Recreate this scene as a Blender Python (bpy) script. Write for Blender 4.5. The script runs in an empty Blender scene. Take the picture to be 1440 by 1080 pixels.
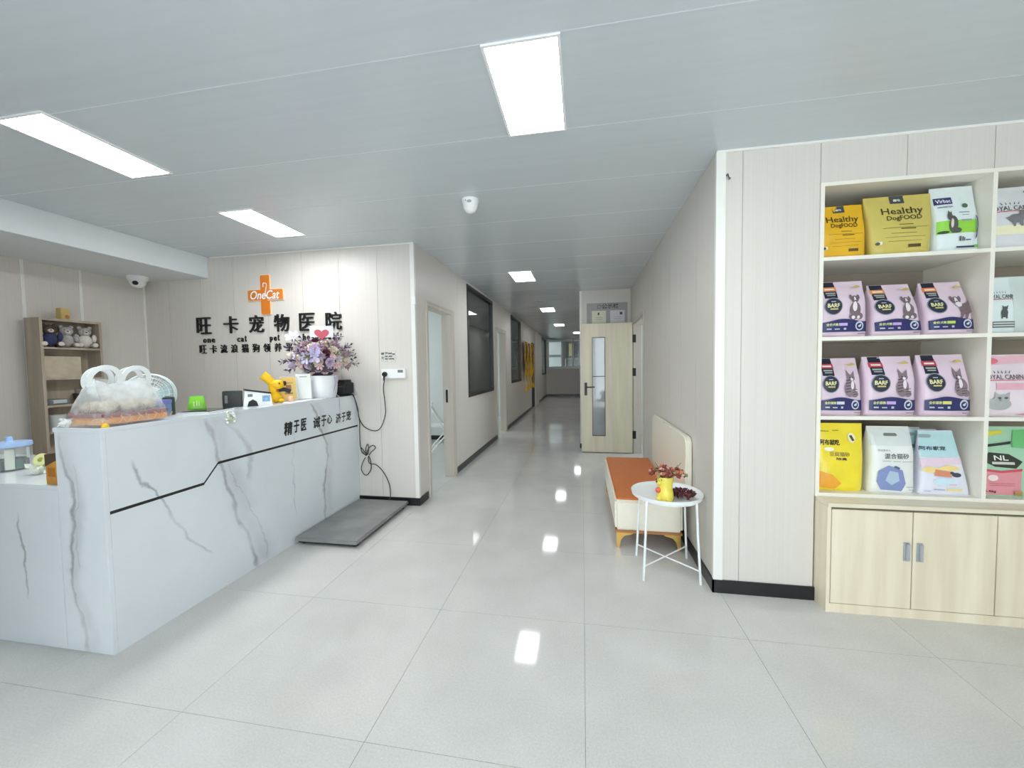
import bpy, bmesh, math, random
from mathutils import Vector, Matrix
from math import sin, cos, pi, radians
random.seed(7)
SC = bpy.context.scene
COL = SC.collection

# ---------------------------------------------------------------- camera, world, exposure
F_PX, YAW, PITCH, ROLL, CAM_H = 556.0, radians(10.08), radians(-2.56), radians(-0.85), 1.37
fw = Vector((-sin(YAW) * cos(PITCH), cos(YAW) * cos(PITCH), sin(PITCH)))
rt = Vector((cos(YAW), sin(YAW), 0)); up = rt.cross(fw)
rt, up = rt * cos(ROLL) + up * sin(ROLL), up * cos(ROLL) - rt * sin(ROLL)
cam_data = bpy.data.cameras.new('camera'); cam = bpy.data.objects.new('camera', cam_data); COL.objects.link(cam)
cam_data.sensor_fit = 'HORIZONTAL'; cam_data.sensor_width = 36; cam_data.lens = F_PX / 1440 * 36
cam_data.clip_start = 0.05; cam_data.clip_end = 200
cam.matrix_world = Matrix(((rt.x, up.x, -fw.x, 0), (rt.y, up.y, -fw.y, 0), (rt.z, up.z, -fw.z, CAM_H), (0, 0, 0, 1)))
SC.camera = cam
SKY_STRENGTH = 4.7
LAMP_STRENGTH = 24.0
CORRIDOR_LAMP_STRENGTH = 12.0
SC.view_settings.view_transform = 'Standard'; SC.view_settings.look = 'None'
SC.view_settings.gamma = 1.0; SC.view_settings.use_curve_mapping = False
SC.view_settings.exposure = 0.48
world = bpy.data.worlds.new('World'); SC.world = world; world.use_nodes = True
bg = world.node_tree.nodes['Background']
bg.inputs[0].default_value = (0.86, 0.95, 1.0, 1); bg.inputs[1].default_value = SKY_STRENGTH
SC.cycles.max_bounces = 10; SC.cycles.diffuse_bounces = 6; SC.cycles.glossy_bounces = 4
SC.cycles.transparent_max_bounces = 12; SC.cycles.sample_clamp_indirect = 6.0
SC.cycles.use_denoising = True

# ---------------------------------------------------------------- helpers: colours and materials
def lin(c): c /= 255.0; return c / 12.92 if c <= 0.04045 else ((c + 0.055) / 1.055) ** 2.4
def rgb(c): return (lin(c[0]), lin(c[1]), lin(c[2]), 1)
MATS = {}
def new_mat(name):
    m = bpy.data.materials.new(name); m.use_nodes = True
    return m, m.node_tree, m.node_tree.nodes['Principled BSDF']
def N(nt, kind, **kw):
    n = nt.nodes.new(kind)
    for k, v in kw.items():
        if k.startswith('i_'):
            key = k[2:]; key = int(key) if key.isdigit() else key
            n.inputs[key].default_value = v
        else: setattr(n, k, v)
    return n
def pos_scaled(nt, scale):
    g = N(nt, 'ShaderNodeNewGeometry'); mp = N(nt, 'ShaderNodeMapping'); mp.inputs['Scale'].default_value = scale
    nt.links.new(g.outputs['Position'], mp.inputs['Vector']); return mp.outputs[0]
def mat(name, c, rough=0.5, metal=0.0, var=0.0, scale=(8, 8, 8), bump=0.0, c2=None, spec=0.5, coat=0.0, detail=4):
    """plain procedural material: base colour with noise variation (stretched noise makes grain) and a little relief"""
    if name in MATS: return MATS[name]
    m, nt, b = new_mat(name); MATS[name] = m
    b.inputs['Roughness'].default_value = rough; b.inputs['Metallic'].default_value = metal
    b.inputs['Specular IOR Level'].default_value = spec; b.inputs['Coat Weight'].default_value = coat
    col = rgb(c)
    if var > 0 or c2 or bump:
        nz = N(nt, 'ShaderNodeTexNoise', i_Scale=1.0, i_Detail=detail); nt.links.new(pos_scaled(nt, scale), nz.inputs['Vector'])
        mx = N(nt, 'ShaderNodeMix', data_type='RGBA')
        d = rgb(c2) if c2 else tuple(x * (1 - var) for x in col[:3]) + (1,)
        mx.inputs[6].default_value = col; mx.inputs[7].default_value = d
        rp = N(nt, 'ShaderNodeMapRange'); rp.inputs[1].default_value = 0.35; rp.inputs[2].default_value = 0.65
        nt.links.new(nz.outputs[0], rp.inputs[0]); nt.links.new(rp.outputs[0], mx.inputs[0]); nt.links.new(mx.outputs[2], b.inputs['Base Color'])
        if bump:
            bp = N(nt, 'ShaderNodeBump', i_Strength=bump, i_Distance=0.004)
            nt.links.new(nz.outputs[0], bp.inputs['Height']); nt.links.new(bp.outputs[0], b.inputs['Normal'])
    else: b.inputs['Base Color'].default_value = col
    return m
def flat(c, rough=0.5): return mat('plain_%d_%d_%d_%d' % (*c, rough * 100), c, rough, var=0.04, scale=(40, 40, 40))

def wood_mat(name, c, c2, vertical=True, rough=0.45):
    return mat(name, c, rough, c2=c2, scale=(14, 14, 1.1) if vertical else (1.1, 14, 14), detail=6)
WALL = mat('wall_panel_sheet', (216, 211, 203), 0.42, c2=(212, 207, 199), scale=(110, 110, 0.35), detail=2)
WALL_CORE = mat('wall_joint', (196, 191, 184), 0.5, var=0.05, scale=(20, 20, 20))
TRIM = mat('white_aluminium_trim', (236, 235, 229), 0.35, var=0.03, scale=(5, 5, 5))
BLACK_BASE = mat('black_baseboard', (30, 32, 34), 0.3, var=0.2, scale=(10, 10, 10))
CEIL = mat('ceiling_sheet', (204, 211, 216), 0.24, var=0.03, scale=(0.8, 30, 4))
CEIL_JOINT = mat('ceiling_joint', (212, 218, 222), 0.4, var=0.03, scale=(4, 4, 4))
BEAM_WHITE = mat('beam_paint', (226, 231, 233), 0.5, var=0.03, scale=(3, 3, 3))
GROUT = mat('grout', (142, 141, 138), 0.7, var=0.1, scale=(30, 30, 30))
MAPLE = wood_mat('pale_maple_laminate', (236, 226, 202), (222, 209, 182))
MAPLE_IN = wood_mat('pale_shelf_board', (226, 216, 197), (212, 201, 180), vertical=False)
OAK = wood_mat('grey_oak_laminate', (186, 172, 154), (164, 150, 132))
DOORWOOD = wood_mat('cream_door_laminate', (222, 212, 190), (210, 199, 176))
WHITE = mat('white_paint', (240, 241, 240), 0.35, var=0.02, scale=(10, 10, 10))
BLACK = mat('black_plastic', (22, 23, 25), 0.4, var=0.2, scale=(30, 30, 30))
DARKFRAME = mat('dark_window_frame', (44, 44, 45), 0.4, var=0.1, scale=(10, 10, 10))
INK = mat('black_letter', (24, 25, 24), 0.35, var=0.1, scale=(30, 30, 30))
CHROME = mat('brushed_steel', (186, 190, 194), 0.35, metal=0.35, var=0.05, scale=(60, 60, 60))

def floor_tile_mat():
    m, nt, b = new_mat('polished_porcelain_tile')
    n1 = N(nt, 'ShaderNodeTexNoise', i_Scale=1.0, i_Detail=2.0); nt.links.new(pos_scaled(nt, (130, 130, 130)), n1.inputs['Vector'])
    n2 = N(nt, 'ShaderNodeTexNoise', i_Scale=1.0, i_Detail=5.0); nt.links.new(pos_scaled(nt, (3, 3, 3)), n2.inputs['Vector'])
    a = N(nt, 'ShaderNodeMath', operation='MULTIPLY'); a.inputs[1].default_value = 0.55; nt.links.new(n1.outputs[0], a.inputs[0])
    c = N(nt, 'ShaderNodeMath', operation='MULTIPLY_ADD'); c.inputs[1].default_value = 0.45
    nt.links.new(n2.outputs[0], c.inputs[0]); nt.links.new(a.outputs[0], c.inputs[2])
    r = N(nt, 'ShaderNodeMapRange'); r.inputs[1].default_value = 0.36; r.inputs[2].default_value = 0.64
    nt.links.new(c.outputs[0], r.inputs[0])
    mx = N(nt, 'ShaderNodeMix', data_type='RGBA'); mx.inputs[6].default_value = rgb((199, 198, 193)); mx.inputs[7].default_value = rgb((213, 212, 208))
    nt.links.new(r.outputs[0], mx.inputs[0]); nt.links.new(mx.outputs[2], b.inputs['Base Color'])
    b.inputs['Roughness'].default_value = 0.065; b.inputs['Specular IOR Level'].default_value = 0.5
    return m
TILE = floor_tile_mat()

def marble_mat(name, axis, veins):
    """white polished marble; each vein is a crooked band given as ((u, z) points, half width, depth)"""
    m, nt, b = new_mat(name); L = nt.links.new
    g = N(nt, 'ShaderNodeNewGeometry'); sp = N(nt, 'ShaderNodeSeparateXYZ'); L(g.outputs['Position'], sp.inputs[0])
    zin = N(nt, 'ShaderNodeMapRange'); zin.inputs[2].default_value = 1.2; L(sp.outputs[2], zin.inputs[0])
    nz = N(nt, 'ShaderNodeTexNoise', i_Scale=9.0, i_Detail=6.0); L(g.outputs['Position'], nz.inputs['Vector'])
    nf = N(nt, 'ShaderNodeTexNoise', i_Scale=3.0, i_Detail=3.0); L(g.outputs['Position'], nf.inputs['Vector'])
    acc = None
    for pts, hw, depth in veins:
        us = [p[0] for p in pts]; u0, u1 = min(us) - .05, max(us) + .05
        fc = N(nt, 'ShaderNodeFloatCurve'); cv = fc.mapping.curves[0]
        zs = sorted((max(0, p[1] / 1.2), (p[0] - u0) / (u1 - u0)) for p in pts)
        while len(cv.points) < len(zs): cv.points.new(.5, .5)
        for q, (a, bb) in zip(cv.points, zs): q.location = (a, bb)
        fc.mapping.update(); L(zin.outputs[0], fc.inputs['Value'])
        un = N(nt, 'ShaderNodeMapRange', clamp=False); un.inputs[1].default_value = u0; un.inputs[2].default_value = u1; L(sp.outputs[axis], un.inputs[0])
        df = N(nt, 'ShaderNodeMath', operation='SUBTRACT'); L(un.outputs[0], df.inputs[0]); L(fc.outputs[0], df.inputs[1])
        sc = N(nt, 'ShaderNodeMath', operation='MULTIPLY'); sc.inputs[1].default_value = u1 - u0; L(df.outputs[0], sc.inputs[0])
        nn = N(nt, 'ShaderNodeMath', operation='MULTIPLY_ADD'); nn.inputs[1].default_value = .10; nn.inputs[2].default_value = -.05; L(nz.outputs[0], nn.inputs[0])
        ad = N(nt, 'ShaderNodeMath', operation='ADD'); L(sc.outputs[0], ad.inputs[0]); L(nn.outputs[0], ad.inputs[1])
        ab = N(nt, 'ShaderNodeMath', operation='ABSOLUTE'); L(ad.outputs[0], ab.inputs[0])
        mr = N(nt, 'ShaderNodeMapRange', interpolation_type='SMOOTHSTEP'); mr.inputs[1].default_value = 0; mr.inputs[2].default_value = hw
        mr.inputs[3].default_value = depth; mr.inputs[4].default_value = 0; L(ab.outputs[0], mr.inputs[0])
        zlo, zhi = min(p[1] for p in pts), max(p[1] for p in pts)
        lo = N(nt, 'ShaderNodeMapRange'); lo.inputs[1].default_value = zlo - .02; lo.inputs[2].default_value = zlo + .04; L(sp.outputs[2], lo.inputs[0])
        hi = N(nt, 'ShaderNodeMapRange'); hi.inputs[1].default_value = zhi - .04; hi.inputs[2].default_value = zhi + .02; hi.inputs[3].default_value = 1; hi.inputs[4].default_value = 0; L(sp.outputs[2], hi.inputs[0])
        m1 = N(nt, 'ShaderNodeMath', operation='MULTIPLY'); L(mr.outputs[0], m1.inputs[0]); L(lo.outputs[0], m1.inputs[1])
        m2 = N(nt, 'ShaderNodeMath', operation='MULTIPLY'); L(m1.outputs[0], m2.inputs[0]); L(hi.outputs[0], m2.inputs[1])
        pr = N(nt, 'ShaderNodeMapRange'); pr.inputs[1].default_value = .3; pr.inputs[2].default_value = .6; pr.inputs[3].default_value = .25; L(nf.outputs[0], pr.inputs[0])
        m3 = N(nt, 'ShaderNodeMath', operation='MULTIPLY'); L(m2.outputs[0], m3.inputs[0]); L(pr.outputs[0], m3.inputs[1])
        if acc is None: acc = m3.outputs[0]
        else:
            mm = N(nt, 'ShaderNodeMath', operation='MAXIMUM'); L(acc, mm.inputs[0]); L(m3.outputs[0], mm.inputs[1]); acc = mm.outputs[0]
    base = N(nt, 'ShaderNodeMix', data_type='RGBA'); base.inputs[6].default_value = rgb((226, 231, 234)); base.inputs[7].default_value = rgb((212, 218, 223))
    L(nf.outputs[0], base.inputs[0])
    mx = N(nt, 'ShaderNodeMix', data_type='RGBA'); mx.inputs[7].default_value = rgb((132, 132, 138)); L(base.outputs[2], mx.inputs[6])
    if acc is not None: L(acc, mx.inputs[0])
    else: mx.inputs[0].default_value = 0
    L(mx.outputs[2], b.inputs['Base Color']); b.inputs['Roughness'].default_value = 0.14
    return m
def clear_mat(name, c, alpha, rough=0.15):
    """thin clear or milky plastic and glass: partly see-through sheet"""
    if name in MATS: return MATS[name]
    m, nt, b = new_mat(name); MATS[name] = m
    b.inputs['Base Color'].default_value = rgb(c); b.inputs['Roughness'].default_value = rough; b.inputs['Alpha'].default_value = alpha
    return m
def emit_mat(name, c, s):
    m, nt, b = new_mat(name)
    b.inputs['Base Color'].default_value = rgb(c); b.inputs['Emission Color'].default_value = rgb(c); b.inputs['Emission Strength'].default_value = s
    return m

# ---------------------------------------------------------------- helpers: meshes and objects
class MB:
    def __init__(s): s.v = []; s.f = []
    def add(s, vs, fs):
        o = len(s.v); s.v += [tuple(v) for v in vs]; s.f += [tuple(i + o for i in f) for f in fs]; return s
    def box(s, x0, x1, y0, y1, z0, z1):
        return s.add([(x0, y0, z0), (x1, y0, z0), (x1, y1, z0), (x0, y1, z0), (x0, y0, z1), (x1, y0, z1), (x1, y1, z1), (x0, y1, z1)],
                     [(0, 3, 2, 1), (4, 5, 6, 7), (0, 1, 5, 4), (1, 2, 6, 5), (2, 3, 7, 6), (3, 0, 4, 7)])
    def loft(s, rings, cap=True, closed=False):
        n = len(rings[0]); o = len(s.v); vs = [p for r in rings for p in r]; fs = []
        k = len(rings)
        for i in range(k if closed else k - 1):
            a, b = i * n, ((i + 1) % k) * n
            for j in range(n): fs.append((a + j, a + (j + 1) % n, b + (j + 1) % n, b + j))
        if cap and not closed: fs += [tuple(range(n - 1, -1, -1)), tuple(range((k - 1) * n, k * n))]
        return s.add(vs, fs)
    def tube(s, pts, r, n=8, closed=False, r1=None):
        pts = [Vector(p) for p in pts]; k = len(pts); rings = []; nrm = None
        for i, p in enumerate(pts):
            a = pts[i - 1] if (i or closed) else p; b = pts[(i + 1) % k] if (i < k - 1 or closed) else p
            t = (b - a).normalized()
            if nrm is None: nrm = t.orthogonal().normalized()
            nrm = (nrm - t * nrm.dot(t)).normalized(); bn = t.cross(nrm)
            rr = r if r1 is None else r + (r1 - r) * i / (k - 1)
            rings.append([p + (nrm * cos(2 * pi * j / n) + bn * sin(2 * pi * j / n)) * rr for j in range(n)])
        return s.loft(rings, True, closed)
    def lathe(s, prof, n=24, c=(0, 0, 0)):
        rings = [[(c[0] + max(r, 1e-4) * cos(2 * pi * j / n), c[1] + max(r, 1e-4) * sin(2 * pi * j / n), c[2] + z) for j in range(n)] for r, z in prof]
        return s.loft(rings)
    def ball(s, c, r, n=12, m=8):
        r = (r, r, r) if not hasattr(r, '__len__') else r
        rings = []
        for i in range(m + 1):
            t = -pi / 2 + pi * i / m; q = max(cos(t), 0.02)
            rings.append([(c[0] + r[0] * q * cos(2 * pi * j / n), c[1] + r[1] * q * sin(2 * pi * j / n), c[2] + r[2] * sin(t)) for j in range(n)])
        return s.loft(rings)
    def grid(s, fn, nu, nv):
        vs = [fn(i / nu, j / nv) for j in range(nv + 1) for i in range(nu + 1)]
        return s.add(vs, [(j * (nu + 1) + i, j * (nu + 1) + i + 1, (j + 1) * (nu + 1) + i + 1, (j + 1) * (nu + 1) + i) for j in range(nv) for i in range(nu)])
    def prism(s, poly, fn0, fn1):
        """outline swept between two mappings of its (a, b) points"""
        return s.loft([[fn0(*p) for p in poly], [fn1(*p) for p in poly]])
    def xf(s, M): s.v = [tuple(M @ Vector(v)) for v in s.v]; return s
    def mesh(s, name, m, smooth=False, bevel=0.0, seg=2):
        me = bpy.data.meshes.new(name); me.from_pydata(s.v, [], s.f)
        bm = bmesh.new(); bm.from_mesh(me)
        bmesh.ops.recalc_face_normals(bm, faces=bm.faces)
        if bevel: bmesh.ops.bevel(bm, geom=list(bm.edges), offset=bevel, segments=seg, affect='EDGES', clamp_overlap=True)
        bm.to_mesh(me); bm.free()
        if smooth:
            for p in me.polygons: p.use_smooth = True
            me.set_sharp_from_angle(angle=radians(40))
        me.materials.append(m); return me
    def build(s, name, m, parent=None, smooth=False, bevel=0.0, seg=2):
        return link(name, s.mesh(name, m, smooth, bevel, seg), parent)
def link(name, me, parent=None, loc=None, rot=None, scale=None):
    o = bpy.data.objects.new(name, me); COL.objects.link(o)
    if parent: o.parent = parent
    if loc: o.location = loc
    if rot: o.rotation_euler = rot
    if scale: o.scale = scale
    return o
def tag(o, label=None, cat=None, group=None, kind=None):
    if label: o['label'] = label
    if cat: o['category'] = cat
    if group: o['group'] = group
    if kind: o['kind'] = kind
    return o
def thing(name, label, cat, loc=(0, 0, 0), rz=0, group=None, kind=None):
    o = bpy.data.objects.new(name, None); COL.objects.link(o); o.location = loc; o.rotation_euler = (0, 0, rz); o.empty_display_size = 0.1
    return tag(o, label, cat, group, kind)
def copy_tree(o, parent=None):
    c = o.copy(); COL.objects.link(c); c.parent = parent
    for ch in list(o.children): copy_tree(ch, c)
    return c
def smooth_path(pts, k=6, closed=False):
    P = [Vector(p) for p in pts]; out = []; n = len(P)
    for i in range(n if closed else n - 1):
        a = P[(i - 1) % n] if (closed or i) else P[0] * 2 - P[1]; b = P[i]; c = P[(i + 1) % n]
        d = P[(i + 2) % n] if (closed or i < n - 2) else P[-1] * 2 - P[-2]
        for j in range(k):
            t = j / k
            out.append(0.5 * ((2 * b) + (c - a) * t + (2 * a - 5 * b + 4 * c - d) * t * t + (3 * b - a - 3 * c + d) * t ** 3))
    if not closed: out.append(P[-1])
    return out
def rrect(x0, x1, y0, y1, r, n=5):
    out = []
    for cx, cy, a0 in ((x1 - r, y1 - r, 0), (x0 + r, y1 - r, 90), (x0 + r, y0 + r, 180), (x1 - r, y0 + r, 270)):
        out += [(cx + r * cos(radians(a0 + 90 * i / n)), cy + r * sin(radians(a0 + 90 * i / n))) for i in range(n + 1)]
    return out
def ell(cx, cy, rx, ry, n=28): return [(cx + rx * cos(2 * pi * i / n), cy + ry * sin(2 * pi * i / n)) for i in range(n)]
def text2d(body, x0, x1, y0, y1, bold=0.0, shear=0.0, space=1.0, depth=0.0, res=3):
    """outline lettering as (verts, faces), fitted into the given box; depth gives solid letters"""
    cu = bpy.data.curves.new('text', 'FONT'); cu.body = body; cu.shear = shear; cu.space_character = space; cu.resolution_u = res
    if depth: cu.extrude = 0.5
    o = bpy.data.objects.new('text', cu); COL.objects.link(o); bpy.context.view_layer.update()
    me = o.to_mesh(); vs = [v.co.copy() for v in me.vertices]; fs = [tuple(p.vertices) for p in me.polygons]; o.to_mesh_clear()
    bpy.data.objects.remove(o); bpy.data.curves.remove(cu)
    if not vs: return [], []
    ax, bx = min(v.x for v in vs), max(v.x for v in vs); ay, by = min(v.y for v in vs), max(v.y for v in vs)
    vs = [((v.x - ax) / (bx - ax + 1e-9), (v.y - ay) / (by - ay + 1e-9), v.z) for v in vs]
    hh = y1 - y0; dl = abs(bold) * hh; sh = [(0, 0)] if bold <= 0 else [(0, 0), (dl, 0), (-dl, 0), (0, dl), (0, -dl), (dl * .7, dl * .7), (-dl * .7, -dl * .7), (dl * .7, -dl * .7), (-dl * .7, dl * .7)]
    x0 += dl; x1 -= dl; y0 += dl; y1 -= dl; n = len(vs); nf = list(fs)
    for k in range(1, len(sh)): fs = fs + [tuple(i + k * n for i in f) for f in nf]
    return [(x0 + v[0] * (x1 - x0) + a, y0 + v[1] * (y1 - y0) + b, v[2] * depth * 2 - k * .00006) for k, (a, b) in enumerate(sh) for v in vs], fs

# ---------------------------------------------------------------- the setting
CZ = 2.58
UNIT = MB().box(0, 1, 0, 1, 0, 1)
UNIT_ME = {}
def unit_mesh(name, m):
    k = (name, m.name)
    if k not in UNIT_ME: UNIT_ME[k] = UNIT.mesh(name, m)
    return UNIT_ME[k]
def wall(name, axis, pos, side, u0, u1, holes=(), seams=(), label='', z1=None, thick=0.1, panels=True):
    """wall on the plane axis=pos whose face looks to side; holes are (u0, u1, z0, z1); one sheet panel between two seams"""
    z1 = z1 or CZ
    cuts = sorted(set([u0, u1] + [s for s in seams if u0 < s < u1] + [h[k] for h in holes for k in (0, 1) if u0 < h[k] < u1]))
    mb = MB(); back = pos - side * thick; mid = pos - side * 0.004
    pieces = []
    for a, b in zip(cuts[:-1], cuts[1:]):
        zs = [(0.0, z1)]
        for h in holes:
            if h[0] < b - 1e-6 and h[1] > a + 1e-6:
                nz = []
                for p, q in zs:
                    if h[2] > p: nz.append((p, min(q, h[2])))
                    if h[3] < q: nz.append((max(p, h[3]), q))
                zs = [z for z in nz if z[1] - z[0] > 0.005]
        for p, q in zs:
            lo, hi = min(back, mid), max(back, mid)
            mb.box(*((lo, hi, a, b, p, q) if axis == 'X' else (a, b, lo, hi, p, q))); pieces.append((a, b, p, q))
    w = mb.build(name, WALL_CORE if panels else WALL); tag(w, label, 'wall', kind='structure')
    if panels:
        me = unit_mesh('wall_panel', WALL); lo = min(pos, mid)
        for a, b, p, q in pieces:
            ga = 0.002 if a in seams else 0; gb = 0.002 if b in seams else 0
            if axis == 'X': link('wall_panel', me, w, (lo, a + ga, p), scale=(0.004, b - a - ga - gb, q - p))
            else: link('wall_panel', me, w, (a + ga, lo, p), scale=(b - a - ga - gb, 0.004, q - p))
    return w
def base(name, axis, pos, side, u0, u1, label):
    lo, hi = sorted((pos, pos + side * 0.012)); mb = MB()
    mb.box(*((lo, hi, u0, u1, 0, 0.078) if axis == 'X' else (u0, u1, lo, hi, 0, 0.078)))
    return tag(mb.build(name, BLACK_BASE, bevel=0.002), label, 'baseboard', kind='structure')

XL, XR, YB, YS, XLW = -1.60, 0.77, 3.65, 2.49, -4.78      # corridor walls, sign wall, shelf wall, far left wall
Y_END, X_BLK, Y_BLK = 18.0, -0.03, 6.6
Y_FRONT, X_FAR = -2.4, 3.7

fl = tag(MB().box(XLW - .2, X_FAR + .2, Y_FRONT - .1, 20.6, -0.12, -0.003).build('floor', GROUT), 'pale grey polished tile floor running from the lobby down the corridor', 'floor', kind='structure')
tile_me = MB().box(0.0009, 0.7991, 0.0009, 0.7991, -0.003, 0).mesh('floor_tile', TILE)
for i in range(-5, 7):
    for j in range(-5, 21):
        x, y = -1.597 + .8 * i, 1.272 + .8 * j
        if y > 9.6 and not -2.5 < x < 0: continue
        if y > 3.7 and not -4.9 < x < 2.4: continue
        if y + .8 < -2.4 or x > 3.7: continue
        link('floor_tile', tile_me, fl, (x, y, 0))
ce = tag(MB().box(XLW - .2, X_FAR + .2, Y_FRONT - .1, 20.6, CZ + .004, CZ + .1).build('ceiling', CEIL_JOINT), 'pale grey glossy sheet ceiling with cross joints', 'ceiling', kind='structure')
joint_me = unit_mesh('joint_strip', CEIL_JOINT); ceil_me = unit_mesh('ceiling_sheet', CEIL)
yy = 1.5 - .6 * 7
while yy < 18.2:
    if yy < 3.5: x0, x1 = XLW, X_FAR
    else: x0, x1 = -4.6, (2.6 if yy < 8 else 0.2)
    if yy > 10.5: x0 = -1.75
    link('ceiling_sheet', ceil_me, ce, (x0, yy + .001, CZ), scale=(x1 - x0, .598, .004))
    if 0 < yy < 12: link('joint_strip', joint_me, ce, (x0, yy - .002, CZ - .001), scale=(x1 - x0, .004, .002))
    yy += .6

sm = lambda a, n, st=.4: [round(a + st * i, 4) for i in range(n)]
wall('wall_back', 'Y', YB, -1, XLW, XL - .005, seams=[-4.45, -4.04, -3.63, -3.22, -2.81, -2.40, -1.985], label='beige panel wall behind the reception counter carrying the lettering')
wall('wall_left', 'X', XLW, 1, Y_FRONT, YB, seams=[-1.8, -1.0, -.2, .6, 1.4, 1.86, 2.27, 2.675, 3.08], label='beige panel wall on the far left behind the bookcase')
D1, D2, D3 = (3.93, 4.74), (7.36, 8.22), (12.62, 13.2)
W1, W2, W3 = (5.44, 7.06, .935, 2.545), (8.93, 10.4, .98, 2.55), (16.0, 17.85, 1.0, 2.54)
wall('wall_corridor_left', 'X', XL, 1, YB + .005, Y_END, holes=[(*D1, 0, 2.05), (*D2, 0, 2.1), (*D3, 0, 2.1), W1, W2, W3],
     seams=[5.02, 7.16, 7.28, 8.6, 10.5, 11.6, 14.4], label='beige panel wall along the left side of the corridor')
wall('wall_right', 'X', XR, -1, YS + .005, Y_BLK, holes=[(5.24, 6.31, 0, 2.0)], seams=[2.9, 3.3, 3.7, 4.1, 4.5, 4.9], label='beige panel wall on the right behind the bench')
wall('wall_shelf', 'Y', YS, -1, XR + .005, X_FAR, holes=[(1.30, 3.15, .0, 2.352)], seams=[.905, 1.30, 1.71, 2.10, 2.50, 2.9, 3.3], label='pale panel wall on the right holding the built-in shelves')
wall('wall_block', 'Y', Y_BLK, -1, X_BLK + .005, .9, seams=[.42], label='narrow beige wall facing the lobby behind the open door')
wall('wall_corridor_right', 'X', X_BLK, -1, Y_BLK + .005, Y_END, seams=[7.4, 8.2, 9.0, 10.6, 12.2, 13.8, 15.4, 17.0], label='beige wall along the right side of the far corridor')
wall('wall_end', 'Y', Y_END, -1, XL - .1, X_BLK + .1, holes=[(-1.55, X_BLK, 1.27, 2.55)], label='grey wall closing the far end of the corridor', panels=False)
wall('wall_lobby_right', 'X', X_FAR, -1, Y_FRONT, YS + .1, panels=False, label='plain beige lobby wall out at the right')
# shop front behind the camera: open glazing bays between posts
sf = wall('wall_front', 'Y', Y_FRONT, 1, XLW, X_FAR, holes=[(-1.3, .4, 0, 2.45), (.48, 2.2, 0, 2.45)], label='shop front wall with wide window openings behind the viewer', panels=False)
wall('wall_daylight_block', 'X', -2.6, 1, Y_FRONT, .6, panels=False, label='added unseen partition keeping daylight off the left of the lobby')  # added out of view to block daylight from the left of the lobby
# side rooms seen through the open doors
def room(tagname, x0, x1, y0, y1, sky_gap_x, desc, door=None):
    mb = MB()
    t = .06
    mb.box(x0, x1, y1, y1 + t, 0, CZ).box(x0, x1, y0 - t, y0, 0, CZ)
    xw = sky_gap_x; a, b = sorted((xw, xw + (t if xw > -1 else -t)))
    ym = (y0 + y1) / 2
    hw, zl, zh = min(.8, (y1 - y0) / 2 - .3), .8, 2.25
    mb.box(a, b, y0, ym - hw, 0, CZ).box(a, b, ym + hw, y1, 0, CZ).box(a, b, ym - hw, ym + hw, 0, zl).box(a, b, ym - hw, ym + hw, zh, CZ)  # unseen opening added in the outer wall so sky light brightens the room
    return tag(mb.build(tagname, mat('side_room_wall', (214, 218, 212), .5, var=.03, scale=(3, 3, 3))), desc, 'wall', kind='structure')
room('wall_room_near', -4.4, XL - .1, YB + .12, 7.12, -4.4, 'pale walls of the near side room behind the first doorway')
room('wall_room_middle', -4.4, XL - .1, 7.2, 10.5, -4.4, 'pale walls of the second side room along the corridor')
room('wall_room_right', XR + .1, 2.6, 4.4, 8.0, 2.6, 'pale walls of the room behind the open cream door')
base('baseboard_back', 'Y', YB, -1, -2.25, XL, 'black baseboard under the sign wall beside the scale')
base('baseboard_left', 'X', XL, 1, YB - .012, D1[0] - .06, 'black baseboard stub at the left corridor corner')
base('baseboard_corridor_left', 'X', XL, 1, D1[1] + .06, D2[0] - .05, 'black baseboard under the large dark corridor window')
base('baseboard_corridor_far', 'X', XL, 1, D2[1] + .05, D3[0] - .05, 'black baseboard under the second corridor window')
base('baseboard_corridor_end', 'X', XL, 1, 14.4, Y_END, 'black baseboard at the far left corridor end')
base('baseboard_right', 'X', XR, -1, YS - .012, 5.2, 'black baseboard running behind the bench and side table')
base('baseboard_shelf', 'Y', YS, -1, XR - .012, 1.305, 'black baseboard between the white corner trim and the cabinet')
base('baseboard_block', 'Y', Y_BLK, -1, X_BLK - .012, .74, 'black baseboard under the narrow wall behind the door')
base('baseboard_block_side', 'X', X_BLK, -1, Y_BLK - .012, Y_END, 'black baseboard along the right side of the far corridor')
base('baseboard_end', 'Y', Y_END, -1, XL, X_BLK, 'black baseboard under the far end window')
base('baseboard_room', 'Y', 7.12, -1, -4.3, XL - .1, 'black baseboard in the near side room behind the white chair')
def trim(n, label, *bs, m=TRIM):
    mb = MB()
    for b in bs:
        if len(b) == 6: mb.box(*b)
        else: mb.prism(b[2:], lambda x, y: (x, y, b[0]), lambda x, y: (x, y, b[1]))
    return tag(mb.build('trim_%d' % n, m), label, 'trim', kind='structure')
def corner(x, y, sx, a, c, t=.006):
    """L profile hugging an outer corner at (x, y); sx points out of the side face, the front face looks to -y"""
    return (.078, CZ - .001, (x + sx * t, y - t), (x + sx * t, y + c), (x + sx * .0005, y + c), (x + sx * .0005, y - .0005), (x - sx * a, y - .0005), (x - sx * a, y - t))
trim(1, 'white corner trim at the left corridor corner', corner(XL, YB, 1, .035, .03))
trim(2, 'white corner trim between the right corridor wall and shelf wall', corner(XR, YS, -1, .045, .02))
trim(3, 'thin white ceiling edge strip above the shelf wall', (XR, X_FAR, YS - .008, YS, CZ - .012, CZ))
trim(4, 'thin white ceiling edge strip above the sign wall', (-3.9, XL, YB - .008, YB, CZ - .012, CZ))
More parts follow.
